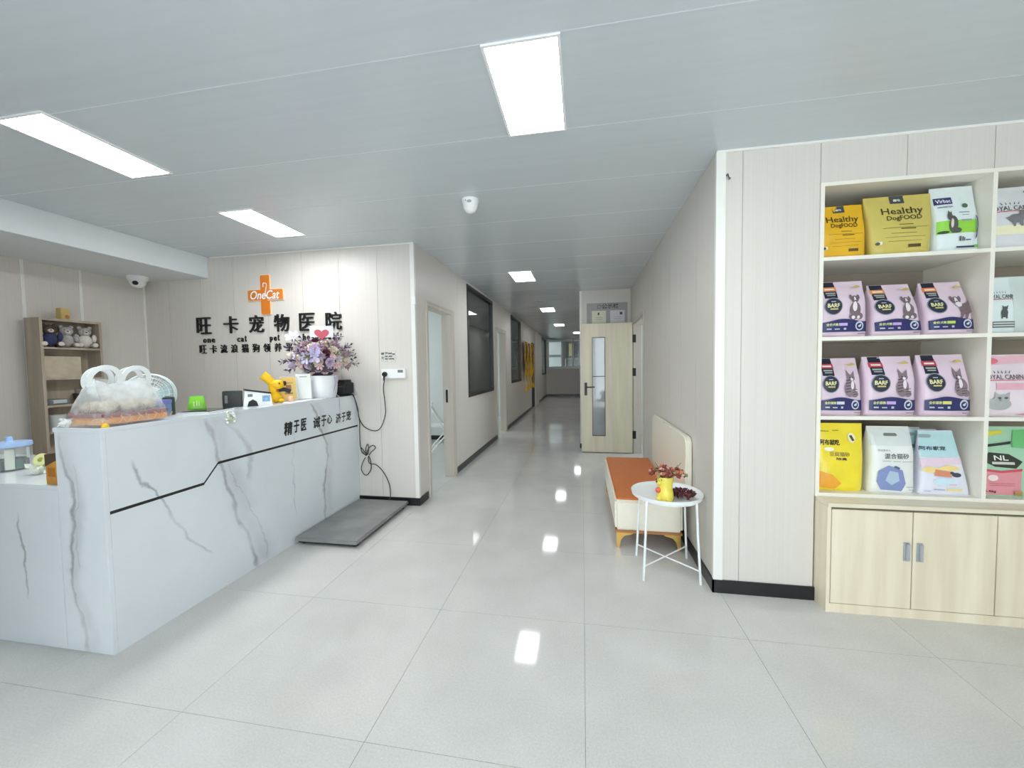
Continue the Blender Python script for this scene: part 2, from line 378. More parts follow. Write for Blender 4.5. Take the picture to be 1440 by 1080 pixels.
trim(5, 'white corner trim on the narrow wall behind the door', corner(X_BLK, Y_BLK, -1, .03, .03))
for k, (y, s) in enumerate(((2.675, 'beside the bookcase, nearer the viewer'), (3.08, 'above the right end of the bookcase'))):
    trim(6 + k, 'pale vertical joint strip on the left wall ' + s, (XLW, XLW + .006, y - .012, y + .012, 0, 2.36))
trim(8, 'pale vertical joint strip in the corner left of the sign', (XLW, XLW + .015, YB - .015, YB, 0, 2.36))
# lowered beam along the left wall
tag(MB().box(XLW, -3.93, Y_FRONT, YB, 2.36, CZ).build('ceiling_beam', BEAM_WHITE, bevel=.004), 'white boxed-in beam along the ceiling above the bookcase', 'beam', kind='structure')
# pier after the far left door
tag(MB().box(XL, XL + .05, 13.3, 14.35, 0, CZ).build('wall_pier', WALL, bevel=.003), 'slightly projecting pale pier beyond the hanging pennants', 'wall', kind='structure')

# windows of the corridor wall
GLASS_DARK = mat('dark_tinted_glass', (62, 72, 72), 0.04, var=0.12, scale=(.5, 7, .4), spec=0.8)
def corridor_window(n, w, mull, label):
    y0, y1, z0, z1 = w; x = XL
    root = thing('window_%d' % n, label, 'window', (x, y0, z0), kind='structure')
    L, H = y1 - y0, z1 - z0; t = .055
    for nm, b in (('frame_rail', (0, L, 0, t)), ('frame_rail', (0, L, H - t, H)), ('frame_stile', (0, t, t, H - t)), ('frame_stile', (L - t, L, t, H - t))):
        MB().box(-.06, .012, b[0], b[1], b[2], b[3]).build(nm, DARKFRAME, root, bevel=.003)
    ys = [t] + [t + (L - 2 * t) * k / (mull + 1) for k in range(1, mull + 1)] + [L - t]
    for a, b in zip(ys[:-1], ys[1:]):
        MB().box(-.03, -.022, a, b, t, H - t).build('pane', GLASS_DARK, root)
corridor_window(1, W1, 0, 'large dark framed window nearest in the left corridor wall')
corridor_window(2, W2, 0, 'second dark framed window further down the corridor before the yellow pennants')
corridor_window(3, W3, 1, 'dark framed window at the far end of the left corridor wall')

# door frames in the left wall
def door_frame(n, d, zt, label, m=DOORWOOD, leaf=None):
    root = thing('door_%d' % n, label, 'door frame', (XL, d[0], 0), kind='structure')
    L = d[1] - d[0]; t = .035
    MB().box(-.115, .014, 0, t, 0, zt).build('jamb', m, root, bevel=.003)
    MB().box(-.115, .014, L - t, L, 0, zt).build('jamb', m, root, bevel=.003)
    MB().box(-.115, .014, t, L - t, zt - t, zt).build('head', m, root, bevel=.003)
    MB().box(.0, .018, -.022, 0, 0, zt + .022).build('casing', m, root, bevel=.003)
    MB().box(.0, .018, L, L + .075, 0, zt + .022).build('casing', m, root, bevel=.003)
    MB().box(.0, .018, 0, L, zt, zt + .022).build('casing', m, root, bevel=.003)
    return root
FRAMEM = wood_mat('beige_door_frame', (206, 198, 188), (198, 189, 178))
d = door_frame(1, D1, 2.05, 'beige frame of the first open doorway in the left corridor wall', FRAMEM)
MB().box(-.075, -.05, D1[1] - D1[0] - .045, D1[1] - D1[0] - .035, .93, 1.09).build('strike_plate', BLACK, d, bevel=.003)
d = door_frame(2, D2, 2.1, 'beige frame of the second open doorway in the left corridor wall', FRAMEM)
lf = MB().box(-.87, -.12, .04, .08, .01, 2.06).build('door_leaf', FRAMEM, d, bevel=.003)
MB().tube([(-.8, .04, 1.0), (-.8, -.02, 1.0), (-.7, -.02, 1.0)], .01).build('handle', CHROME, lf, True)
d = door_frame(3, D3, 2.1, 'dark framed door beyond the pennants in the left corridor wall', mat('dark_bronze_frame', (58, 52, 48), .4, var=.1))
MB().box(-.08, -.04, .035, D3[1] - D3[0] - .035, .01, 2.06).build('door_leaf', mat('brown_door_leaf', (92, 70, 56), .4, var=.15, scale=(20, 20, 2)), d, bevel=.003)

# end window: white frame, panes, and what stands behind it
root = thing('window_4', 'white framed sliding window in the wall at the corridor end', 'window', (0, Y_END, 0), kind='structure')
for b in ((-1.55, X_BLK, 1.27, 1.33), (-1.55, X_BLK, 2.49, 2.55)): MB().box(b[0], b[1], -.03, .05, b[2], b[3]).build('frame_rail', WHITE, root, bevel=.003)
for x in (-1.55, -.92, -.43): MB().box(x, x + .07, -.03, .05, 1.33, 2.49).build('frame_stile', WHITE, root, bevel=.003)
MB().box(-1.62, X_BLK, -.06, .0, 1.22, 1.27).build('sill', WHITE, root, bevel=.003)
PANE = clear_mat('window_pane', (200, 210, 208), .22, .02)
for a, b in ((-1.48, -.92), (-.85, -.43), (-.36, X_BLK)): MB().box(a, b, .0, .006, 1.33, 2.49).build('pane', PANE, root)
wb = MB().box(-2.6, .8, 19.9, 20.0, 0, CZ).box(-2.66, -2.6, 18.1, 19.9, 0, 1.0).box(.8, .86, 18.1, 19.9, 0, CZ)  # left side stops low, leaving an added gap for daylight
tag(wb.build('wall_yard', mat('yard_wall', (120, 128, 126), .6, var=.1, scale=(3, 3, 3))), 'dim grey wall seen through the window at the corridor end', 'wall', kind='structure')
o = thing('pale_cabinet', 'pale two-tier cabinet seen through the left pane of the end window', 'cabinet', (-1.3, 19.4, 0))
MB().box(-.42, .36, -.2, .2, 0, 1.78).build('body', flat((196, 206, 202)), o, bevel=.005)
MB().box(-.42, .36, -.2, .2, 1.9, 2.5).build('upper_unit', flat((200, 208, 204)), o, bevel=.005)
MB().box(-.42, .36, -.18, .2, 1.78, 1.9).build('grey_band', flat((110, 116, 114)), o)
o = thing('dark_notice_board', 'dark board with a yellow strip behind the end window', 'board', (-.5, 19.88, 1.75))
MB().box(-.28, .3, -.03, .015, 0, .78).build('board', flat((30, 34, 32)), o, bevel=.004)
MB().box(-.14, .0, -.036, -.03, .1, .7).build('yellow_strip', flat((236, 222, 120)), o)
o = thing('metal_rack', 'grey metal rack standing behind the end window', 'rack', (-.45, 19.5, 0))
for x in (-.35, .35):
    for y in (-.15, .15): MB().tube([(x, y, 0), (x, y, 1.7)], .015).build('post', CHROME, o, True)
for z in (.4, .9, 1.4, 1.68): MB().box(-.36, .36, -.16, .16, z, z + .02).build('shelf', CHROME, o)

# ---------------------------------------------------------------- the open cream door and its surroundings
d = thing('door_4', 'cream door with a narrow glass strip standing open across the right side of the corridor', 'door', (XR, 6.26, 0), kind='structure')
for nm, b in (('jamb', (0, .12, -1.02, -.985, 0, 2.0)), ('jamb', (0, .12, .015, .05, 0, 2.0)), ('head', (0, .12, -.985, .015, 1.965, 2.0)),
              ('casing', (-.014, 0, -1.065, -1.02, 0, 2.045)), ('casing', (-.014, 0, .05, .095, 0, 2.045)), ('casing', (-.014, 0, -1.02, .05, 2.0, 2.045))):
    MB().box(*b).build(nm, FRAMEM, d, bevel=.002)
LX0, LX1 = -.785, -.015
lf = MB().box(LX0, -.615, .0, .04, .012, 2.01).box(-.42, LX1, .0, .04, .012, 2.01).box(-.615, -.42, .0, .04, .012, .27).box(-.615, -.42, .0, .04, 1.795, 2.01).build('door_leaf', DOORWOOD, d)
MB().box(-.612, -.423, .016, .024, .273, 1.792).build('glass_strip', mat('grey_mirror_glass', (150, 156, 158), .06, var=.03, spec=.9), lf)
for b in ((-.617, -.609, .27, 1.795), (-.426, -.418, .27, 1.795), (-.617, -.418, .266, .274), (-.617, -.418, 1.791, 1.799), (-.617, -.418, 1.19, 1.2)): MB().box(b[0], b[1], -.004, .0 if b[2] != 1.19 else .018, b[2], b[3]).build('glass_bead', BLACK, lf)
MB().box(-.735, -.695, .0-.008, .0, .9, 1.1).build('handle_plate', BLACK, lf, bevel=.004)
MB().tube([(-.715, -.005, 1.03), (-.715, -.05, 1.03), (-.7, -.055, 1.03), (-.58, -.055, 1.03)], .009).build('lever', BLACK, lf, True)
for z in (.29, 1.255, 1.765): MB().box(-.012, .038, .0, .015, z - .06, z + .06).build('hinge', BLACK, d, bevel=.002)
o = thing('notice_plate', 'grey notice board plate on the narrow wall above the open door', 'sign', (.08, Y_BLK, 2.04))
MB().box(0, .64, -.012, 0, 0, .33).build('plate', flat((168, 166, 166)), o, bevel=.003)
vs, fs = text2d('公示栏', .24, .50, .235, .315, bold=.02)
MB().add([(x, -.0135 + z, y) for x, y, z in vs], fs).build('lettering', INK, o)
MB().tube([(.2 + .03 * cos(a), -.0135, .27 + .03 * sin(a)) for a in [k * pi / 4 for k in range(8)]], .003, 5, True).build('emblem', INK, o)
for x, c, lab in ((.08, (228, 230, 205), 'cream certificate sheet on the left of the notice plate'), (.37, (222, 222, 228), 'white certificate sheet on the right of the notice plate')):
    s = tag(MB().box(0, .225, -.005, 0, 0, .2).build('certificate', flat(c)), lab, 'paper'); s.location = (.08 + x, Y_BLK - .0125, 2.045)
    MB().box(.15 if x > .3 else .095, .19 if x > .3 else .12, -.0056, -.005, .13, .17).build('stamp', flat((70, 70, 74)), s)
    MB().box(.06, .17, -.0056, -.005, .06, .066).box(.06, .17, -.0056, -.005, .09, .096).build('print_line', flat((170, 170, 160)), s)

# ---------------------------------------------------------------- lights and small ceiling things
DIFF = emit_mat('lit_diffuser', (250, 252, 255), LAMP_STRENGTH); DIFF_C = emit_mat('lit_corridor_diffuser', (250, 252, 255), CORRIDOR_LAMP_STRENGTH)
def ceiling_light(x0, y0, label):
    o = thing('ceiling_light', label, 'light', (x0, y0, CZ), group='flat panel ceiling lights')
    if not ceiling_light.me:
        w, l, t = .3, .6, .012
        ceiling_light.me = (MB().box(0, w, 0, t, -.008, 0).box(0, w, l - t, l, -.008, 0).box(0, t, t, l - t, -.008, 0).box(w - t, w, t, l - t, -.008, 0).mesh('frame', WHITE),
                            *[MB().box(t, w - t, t, l - t, -.005, 0).mesh('diffuser', q) for q in (DIFF, DIFF_C)])
    link('frame', ceiling_light.me[0], o); link('diffuser', ceiling_light.me[2 if y0 > 4 else 1], o)
ceiling_light.me = None
ceiling_light(-.37, 1.5, 'lit panel light largest on the lobby ceiling, nearest the viewer')
ceiling_light(-2.75, 1.47, 'lit panel light above the reception counter cut by the left picture edge')
ceiling_light(-2.73, 2.63, 'lit panel light in front of the lettering wall above the counter')
ceiling_light(-.93, 5.04, 'lit panel light first in the corridor, level with the first doorway')
ceiling_light(-.87, 8.3, 'lit panel light second in the corridor')
ceiling_light(-.81, 11.6, 'lit panel light third in the corridor')
ceiling_light(-.31, 14.6, 'lit panel light last in the corridor beside the narrow wall edge')
o = thing('motion_sensor', 'white motion detector hanging from the ceiling before the corridor', 'sensor', (-.79, 2.83, CZ))
MB().lathe([(.0, 0), (.062, 0), (.06, -.012), (.055, -.035), (.05, -.06), (.035, -.085), (.012, -.095), (0, -.096)], 20).build('housing', WHITE, o, True)
MB().ball((.005, -.052, -.028), (.018, .008, .012), 10, 6).build('lens', flat((170, 176, 180), .2), o, True)
MB().ball((-.02, -.05, -.02), (.006, .006, .006), 8, 5).build('indicator', flat((120, 124, 128), .2), o, True)
o = thing('ceiling_vent', 'small round ceiling vent ahead of the second corridor light', 'vent', (-.76, 7.5, CZ))
MB().lathe([(0, -.004), (.06, -.004), (.09, -.012), (.11, -.008), (.11, 0), (0, 0)], 24).build('ring', flat((190, 194, 196)), o, True)
MB().lathe([(0, -.018), (.05, -.018), (.055, -.012), (.05, -.006), (0, -.006)], 24).build('disc', flat((180, 184, 186)), o, True)
o = thing('dome_camera', 'white dome security camera under the beam in the left corner', 'camera', (-4.55, 3.42, 2.36))
MB().lathe([(0, 0), (.085, 0), (.085, -.025), (.075, -.045), (.07, -.05), (0, -.05)], 24).build('mount', WHITE, o, True)
MB().ball((0, 0, -.05), (.07, .07, .065), 18, 12).build('dome', WHITE, o, True)
MB().ball((.035, -.05, -.075), (.025, .025, .022), 12, 8).build('lens', BLACK, o, True)
o = tag(MB().tube([(.82, YS, 2.44), (.82, YS - .018, 2.44), (.822, YS - .022, 2.425), (.83, YS - .02, 2.41), (.835, YS - .012, 2.42)], .004).build('wall_hook', flat((90, 90, 92)), None, True), 'tiny grey hook high on the shelf wall near the corner', 'hook')
o = tag(MB().box(XL - .012, XL + .02, YB - .03, YB - .006, 1.98, 2.06).build('door_sensor', WHITE, None, bevel=.004), 'small white sensor box stuck on the left corridor corner', 'sensor')

# ---------------------------------------------------------------- reception counter and return desk
CX, CY0, CY1, CT = -2.24, 1.485, YB - .004, 1.105
FRONT = marble_mat('marble_front', 1, [
    ([(2.02, 1.09), (2.10, .79), (2.16, .60), (2.21, .39), (2.29, .21), (2.35, 0)], .03, .75),
    ([(2.06, 1.1), (2.15, .79), (2.22, .60), (2.27, .39), (2.36, .21), (2.43, 0)], .13, .3),
    ([(3.02, 1.1), (3.12, .87), (3.18, .60), (3.15, .36), (3.16, 0)], .09, .22),
    ([(2.14, .80), (2.20, .66), (2.30, .45), (2.42, .20), (2.44, 0)], .014, .5),
    ([(1.60, .91), (1.65, .80), (1.72, .71), (1.81, .52), (1.89, .39), (2.0, .26)], .016, .8),
    ([(2.95, 1.1), (3.07, .87), (3.15, .60), (3.09, .36), (3.11, 0)], .022, .7),
    ([(2.05, 1.1), (2.24, .95), (2.33, .8), (2.30, .62)], .03, .35),
    ([(2.76, .9), (2.72, .5), (2.74, .2)], .012, .35)])
SIDE = marble_mat('marble_end', 0, [
    ([(-2.50, 1.09), (-2.455, .91), (-2.432, .77), (-2.46, .485), (-2.455, .27), (-2.405, .135), (-2.385, 0)], .022, .8),
    ([(-2.47, 1.09), (-2.43, .91), (-2.40, .77), (-2.44, .485), (-2.43, .27), (-2.38, .135), (-2.36, 0)], .07, .3),
    ([(-2.42, .95), (-2.40, .8), (-2.43, .62), (-2.41, .4)], .012, .5),
    ([(-2.79, .66), (-2.765, .43), (-2.745, .25)], .012, .7), ([(-3.1, .8), (-3.0, .5), (-3.02, .1)], .012, .4)])
TOPM = marble_mat('marble_top', 1, [])
rc = thing('reception_counter', 'white marble reception counter with black inlaid line and lettering', 'counter', (0, 0, 0))
line = [(CY0 + .02, .693), (1.985, .693), (2.085, .795), (CY1, .795)]
lw = .016
def line_band(x0, x1, off0, off1):
    lo = [(y, z + off0) for y, z in line]; hi = [(y, z + off1) for y, z in line]
    return lo, hi
def panel(poly, x0, x1): return MB().prism(poly, lambda a, b: (x0, a, b), lambda a, b: (x1, a, b))
lo, hi = line_band(0, 0, -lw / 2, lw / 2)
panel([(CY0 + .02, 0.0), (CY1, 0.0)] + [(y, z) for y, z in reversed(lo)], CX - .02, CX).build('lower_front_panel', FRONT, rc)
panel([(y, z) for y, z in hi] + [(CY1, CT - .022), (CY0 + .02, CT - .022)], CX - .02, CX).build('upper_front_panel', FRONT, rc)
panel(lo + hi[::-1], CX - .02, CX - .002).build('inlay_line', INK, rc)
MB().box(-2.52, CX, CY0, CY0 + .02, 0, CT - .022).build('end_panel', SIDE, rc, bevel=.0015)
MB().box(-2.53, CX, CY0 - .0, CY1, CT - .022, CT).build('countertop', TOPM, rc, bevel=.002)
MB().box(-2.52, -2.50, CY0 + .02, CY1, 0, CT - .022).build('back_panel', WHITE, rc)
MB().box(-2.98, -2.52, CY0 + .62, CY1, .73, .755).build('inner_worktop', WHITE, rc, bevel=.002)
def counter_text(body, y0, y1, z0, z1):
    vs, fs = text2d(body, y0, y1, z0, z1, bold=.03, shear=.12)
    MB().add([(CX + .002 - z, x, y) for x, y, z in vs], fs).build('lettering', INK, rc)
for body, y0, y1, z0, z1 in (('精', 2.64, 2.735, .862, .968), ('于', 2.745, 2.81, .87, .968), ('医', 2.825, 2.895, .872, .972),
                             ('诚', 2.975, 3.07, .868, .965), ('于', 3.08, 3.15, .868, .965), ('心', 3.155, 3.23, .88, .96),
                             ('济', 3.285, 3.37, .868, .958), ('于', 3.378, 3.44, .868, .955), ('宠', 3.445, 3.53, .87, .965)):
    counter_text(body, y0, y1, z0, z1)
dk = thing('return_desk', 'low white marble desk joining the left end of the reception counter', 'desk', (0, 0, 0))
MB().box(-4.2, -2.524, CY0, CY0 + .02, 0, .80).build('front_panel', SIDE, dk, bevel=.0015)
MB().box(-4.2, -2.524, CY0, CY0 + .56, .80, .82).build('desktop', TOPM, dk, bevel=.002)
MB().box(-4.2, -4.18, CY0 + .02, CY0 + .56, 0, .80).build('end_panel', SIDE, dk)
MB().box(-4.18, -2.53, CY0 + .50, CY0 + .52, 0, .80).build('back_panel', WHITE, dk)

# ---------------------------------------------------------------- lettering and cross on the sign wall
sg = thing('wall_lettering', 'black raised lettering naming the pet hospital on the reception wall', 'sign', (0, YB, 0))
def raised(body, x0, x1, z0, z1, bold, dep=.012, space=1.0, m=INK, name='letter'):
    vs, fs = text2d(body, x0, x1, z0, z1, bold=bold, depth=dep, space=space)
    MB().add([(x, -.001 - dep / 2 - z, y) for x, y, z in vs], fs).build(name, m, sg)
for ch, xc in zip('旺卡宠物医院', (-4.01, -3.67, -3.36, -3.06, -2.765, -2.465)):
    raised(ch, xc - .087, xc + .087, 1.765, 1.945, .008)
for word, wx0, wx1 in (('one', -4.035, -3.875), ('cat', -3.61, -3.47), ('pet', -3.215, -3.075), ('hospital', -2.83, -2.445)):
  st_ = (wx1 - wx0) / len(word)
  for k, body in enumerate(word):
    x0 = wx0 + st_ * (k + .12); x1 = x0 + st_ * (.72 if body not in 'til' else .4)
    raised(body, x0, x1, 1.655 if body == 'p' else 1.672, 1.735 if body in 'thil' else 1.716, .04, .006)
for ch, xc in zip('旺卡流浪猫狗领养平台', [-4.04 + .1318 * k for k in range(10)]):
    raised(ch, xc - .042, xc + .042, 1.558, 1.648, .012, .006)
cr = thing('cross_logo', 'orange plus shaped logo with white cat script on the reception wall', 'sign', (-3.235, YB, 2.15))
def plus(g):
    a, b, h, r = .052 + g, .205 + g, .2 + g, .014
    pts = []
    out = [(a, h), (-a, h), (-a, a), (-b, a), (-b, -a), (-a, -a), (-a, -h), (a, -h), (a, -a), (b, -a), (b, a), (a, a)]
    for i, p in enumerate(out):
        q, n = Vector(out[i - 1]), Vector(out[(i + 1) % len(out)]); p = Vector(p)
        if i in (2, 5, 8, 11): pts.append(tuple(p)); continue
        d0, d1 = (q - p).normalized() * r, (n - p).normalized() * r
        for t in (0, .33, .67, 1): pts.append(tuple((p + d0) * (1 - t) ** 2 + p * 2 * t * (1 - t) + (p + d1) * t * t))
    return pts
MB().prism(plus(.008), lambda a, b: (a, -.012, b), lambda a, b: (a, -.001, b)).build('backing', flat((250, 214, 176)), cr)
MB().prism(plus(0), lambda a, b: (a, -.018, b), lambda a, b: (a, -.012, b)).build('cross', mat('orange_acrylic', (222, 128, 44), .25, var=.06, scale=(9, 9, 9)), cr)
vs, fs = text2d('OneCat', -.175, .17, -.045, .045, bold=.02, shear=.25)
MB().add([(x, -.0188 + z, y) for x, y, z in vs], fs).build('script', WHITE, cr)
MB().tube(smooth_path([(.03, -.0188, -.03), (.005, -.0188, .0), (.012, -.0188, .05), (.022, -.0188, .1), (.012, -.0188, .118), (-.015, -.0188, .118), (-.02, -.0188, .08)]), .004, 5).build('tail_stroke', WHITE, cr)
MB().box(.03, .16, -.0195, -.018, -.058, -.053).build('underline', WHITE, cr)

# socket, sticker, switch plate on the sign wall
sk = thing('power_socket', 'white power socket with small display and black plug on the sign wall', 'socket', (-1.955, YB, 1.27))
MB().box(0, .25, -.028, 0, 0, .092).build('housing', WHITE, sk, bevel=.004)
MB().box(.175, .23, -.0295, -.028, .055, .082).build('display', flat((120, 132, 130), .2), sk)
st = tag(MB().box(0, .165, -.0006, 0, 0, .105).build('wifi_sticker', clear_mat('sticker_film', (240, 242, 238), .25)), 'small clear sticker with black icons above the power socket', 'sticker'); st.location = (-1.968, YB - .0002, 1.43)
mb = MB().box(.005, .035, -.0012, -.0006, .075, .095)
for x0, x1, z in ((.045, .075, .085), (.08, .12, .08), (.045, .075, .05), (.085, .12, .05), (.045, .075, .026), (.085, .14, .026), (.125, .15, .072)): mb.box(x0, x1, -.0012, -.0006, z, z + .012)
mb.build('icon_print', flat((96, 98, 96)), st)
mb = MB()
for r in (.006, .013, .02): mb.tube([(.02 + r * cos(a), -.001, .03 + r * sin(a)) for a in [pi * .2 + pi * .6 * k / 6 for k in range(7)]], .002, 4)
mb.build('wifi_mark', flat((96, 98, 96)), st)
sw = thing('switch_plate', 'white double switch plate on the sign wall above the green packet', 'switch', (-3.86, YB, 1.075))
MB().box(0, .172, -.01, 0, 0, .09).build('plate', flat((212, 214, 204)), sw, bevel=.003)
for x in (.008, .09): MB().box(x, x + .074, -.014, -.01, .01, .08).build('rocker', flat((218, 220, 210)), sw, bevel=.002)

# cables
def cable(name, label, pts, r=.0045, m=BLACK): return tag(MB().tube(smooth_path(pts, 8), r, 7).build(name, m, None, True), label, 'cable')
YC = YB - .02
c1 = cable('power_cable', 'black power cable hanging in a loop from the wall socket to the counter', [(-1.912, YC - .015, 1.30), (-1.93, YC, 1.24), (-1.94, YC, 1.16), (-1.926, YC, 1.0), (-1.93, YC, .9), (-1.985, YC, .775), (-2.06, YC, .745), (-2.165, YC, .79), (-2.215, YC, .88), (-2.225, YC, .97), (-2.225, 3.58, 1.08), (-2.24, 3.575, 1.115), (-2.27, 3.57, 1.112)])
pl = MB().lathe([(0, 0), (.024, 0), (.026, .012), (.02, .03), (0, .032)], 16).xf(Matrix.Translation((-1.912, YB - .029, 1.31)) @ Matrix.Rotation(pi / 2, 4, 'X')); pl.tube([(-1.912, YB - .05, 1.31), (-1.918, YB - .048, 1.25)], .011, 8, r1=.007)
pl.build('plug', BLACK, c1, True)
kx, kz = -2.125, .493
c2 = cable('scale_cable', 'dark cable tied in a coil on the wall running down to the floor scale', [(-2.26, 3.55, 1.112), (-2.23, 3.555, 1.11), (-2.218, 3.58, 1.05), (-2.212, YC, .86), (-2.212, YC, .72), (-2.21, YC, .6), (-2.19, YC, .52), (kx, YC - .005, kz), (-2.10, YC - .01, .45), (-2.095, YC - .01, .36), (-2.15, YC - .01, .295), (-2.2, YC - .01, .35), (-2.175, YC - .01, .44), (kx, YC - .012, kz), (-2.11, YC - .012, .42), (-2.04, YC, .40), (-1.96, YC, .32), (-1.905, YC, .2), (-1.895, YC - .01, .08), (-1.9, YC - .03, .068)], m=mat('grey_cable', (58, 64, 66), .5, var=.1))
MB().tube(smooth_path([(kx, YC - .01, kz), (-2.17, YC - .01, .545), (-2.195, YC - .01, .575), (-2.185, YC - .01, .53), (kx, YC - .014, kz), (-2.09, YC - .01, .53), (-2.04, YC - .01, .575), (-2.07, YC - .01, .60), (-2.12, YC - .01, .56), (kx, YC - .018, kz), (-2.145, YC - .01, .56), (-2.125, YC - .01, .61), (-2.115, YC - .01, .57), (kx, YC - .02, kz)], 6), .0045, 7).build('cable_bow', MATS['grey_cable'], c2, True)
MB().tube([(kx - .012, YC - .02, kz - .012), (kx + .012, YC - .02, kz + .012)], .006, 6).build('tie', WHITE, c2)

# floor scale
sc = thing('floor_scale', 'flat steel animal floor scale lying beside the counter', 'scale', (-2.225, 2.69, 0))
STEEL = mat('dull_stainless_steel', (158, 159, 158), .32, metal=.35, c2=(138, 139, 138), scale=(5, 5, 5), detail=6)
MB().box(0, .53, 0, .92, .028, .058).build('platform', STEEL, sc, bevel=.006)
MB().box(.02, .51, .02, .90, .012, .028).build('underframe', BLACK, sc)
for x in (.05, .48):
    for y in (.06, .86): MB().lathe([(0, 0), (.025, 0), (.022, .012), (0, .012)], 12, (x, y, 0)).build('foot', BLACK, sc)

# ---------------------------------------------------------------- bench, side table
bn = thing('waiting_bench', 'cream bench with orange leather seat and gold legs against the right wall', 'bench', (0, 0, 0))
BX0, BX1, BY0, BY1 = .235, .715, 2.99, 4.36
CREAM = mat('cream_leather', (236, 231, 214), .42, var=.03, scale=(40, 40, 40), bump=.02)
MB().box(BX0, BX1, BY0, BY1, .135, .365).build('body', CREAM, bn, bevel=.018, seg=3)
MB().box(BX0 + .012, BX1 - .02, BY0 + .01, BY1 - .01, .355, .378).build('seat_pad', mat('orange_leather', (206, 112, 48), .4, var=.06, scale=(30, 30, 30), bump=.03), bn, bevel=.011, seg=3)
MB().box(BX0 + .004, BX1 - .004, BY0 + .004, BY1 - .004, .118, .135).build('base_rail', mat('brown_base_rail', (176, 120, 70), .4, var=.1), bn)
GOLD = mat('brushed_gold', (214, 174, 96), .28, metal=.8, var=.08, scale=(30, 30, 30))
for x, sx in ((BX0 + .012, 1), (BX1 - .012, -1)):
    for y, sy in ((BY0 + .012, 1), (BY1 - .012, -1)):
        poly = [(0, 0), (.02, 0), (.03, .055), (.055, .09), (.115, .105), (.115, .119), (0, .119)]
        MB().prism(poly, lambda a, b: (x + sx * a, y, b), lambda a, b: (x + sx * a, y + sy * .035, b)).build('leg', GOLD, bn, bevel=.002)
MB().prism(rrect(BY0 - .03, BY1 - .03, .34, .848, .07, 6), lambda a, b: (.722, a, b), lambda a, b: (.766, a, b)).build('backrest', CREAM, bn, bevel=.012, seg=2)

tb = thing('side_table', 'round white metal tray table in front of the bench', 'table', (.545, 2.725, 0))
TW = mat('white_powder_coat', (240, 243, 243), .35, var=.02)
MB().lathe([(0, .508), (.212, .508), (.216, .512), (.222, .53), (.2245, .53), (.219, .506), (.212, .502), (0, .502)], 48).build('tray', TW, tb, True)
MB().tube([(.195 * cos(2 * pi * k / 40), .195 * sin(2 * pi * k / 40), .496) for k in range(40)], .006, 6, True).build('support_ring', TW, tb, True)
for a in (45, 135, 225, 315):
    ca, sa = cos(radians(a)), sin(radians(a)); MB().tube([(.24 * ca, .24 * sa, 0), (.22 * ca, .22 * sa, .30), (.21 * ca, .21 * sa, .515)], .0075, 8).build('leg', TW, tb, True)
for a in (45, 135):
    ca, sa = cos(radians(a)), sin(radians(a)); MB().tube([(.236 * ca, .236 * sa, .09 if a == 45 else .082), (-.236 * ca, -.236 * sa, .09 if a == 45 else .082)], .005, 6).build('cross_bar', TW, tb, True)
# yellow figure cup with dried flowers
LEAFN = [0]
def petal_clump(mb, c, n, size, spread, seed, flatten=.6):
    rnd = random.Random(seed)
    for _ in range(n):
        p = Vector((rnd.gauss(0, 1), rnd.gauss(0, 1), rnd.gauss(0, 1) * flatten)); p = p.normalized() * rnd.uniform(.2, 1); p = Vector((p.x * spread[0], p.y * spread[1], p.z * spread[2])) + Vector(c)
        a, b = rnd.uniform(0, 2 * pi), rnd.uniform(-.9, .9); L, W = size * rnd.uniform(.7, 1.4), size * rnd.uniform(.3, .55)
        u = Vector((cos(a) * cos(b), sin(a) * cos(b), sin(b))); w = u.orthogonal().normalized(); n_ = u.cross(w)
        mb.add([p, p + u * L * .5 + w * W + n_ * W * .4, p + u * L, p + u * L * .5 - w * W + n_ * W * .4], [(0, 1, 2), (0, 2, 3)])
    return mb
cp = thing('figure_cup', 'yellow animal shaped cup holding dried flowers on the side table', 'vase', (.515, 2.615, .508), radians(-20))
YEL = mat('yellow_ceramic', (240, 224, 96), .3, var=.06, scale=(20, 20, 20))
MB().lathe([(0, 0), (.045, 0), (.052, .015), (.05, .05), (.043, .075), (.045, .10), (.05, .135), (.048, .15), (.042, .148), (.04, .12), (0, .11)], 24).build('cup_body', YEL, cp, True)
MB().ball((-.03, -.03, .115), (.022, .02, .02)).build('muzzle', YEL, cp, True)
MB().ball((-.043, -.043, .12), .007).build('nose', BLACK, cp, True)
for k, x in enumerate((-.045, -.012)): MB().ball((x, -.042 - k * .004, .135), (.004, .004, .006), 8, 6).build('eye', BLACK, cp, True)
MB().ball((-.035, -.035, .065), (.018, .016, .018)).build('red_heart', flat((226, 100, 80)), cp, True)
for x in (-.03, .03): MB().ball((x, -.04, .012), (.02, .022, .014)).build('foot', YEL, cp, True)
for k, (c, n, s) in enumerate((((132, 62, 56), 60, .03), ((196, 120, 92), 46, .026), ((222, 176, 160), 34, .022), ((150, 156, 96), 22, .022))):
    petal_clump(MB(), (0.01, 0, .178), int(n * 1.4), s * 1.15, (.108, .085, .032), 40 + k).build('dried_blossom', flat(c, .8), cp)
mb = MB()
for k in range(9):
    a = k * 2.4; mb.tube([(.01 * cos(a), .01 * sin(a), .10), (.06 * cos(a), .05 * sin(a), .19), (.095 * cos(a), .08 * sin(a), .20 + .02 * (k % 3))], .0015, 5)
mb.build('stem', flat((120, 104, 70), .8), cp)
df = thing('dried_rose_spray', 'dark red dried flower spray lying on the side table', 'flowers', (.625, 2.655, .508))
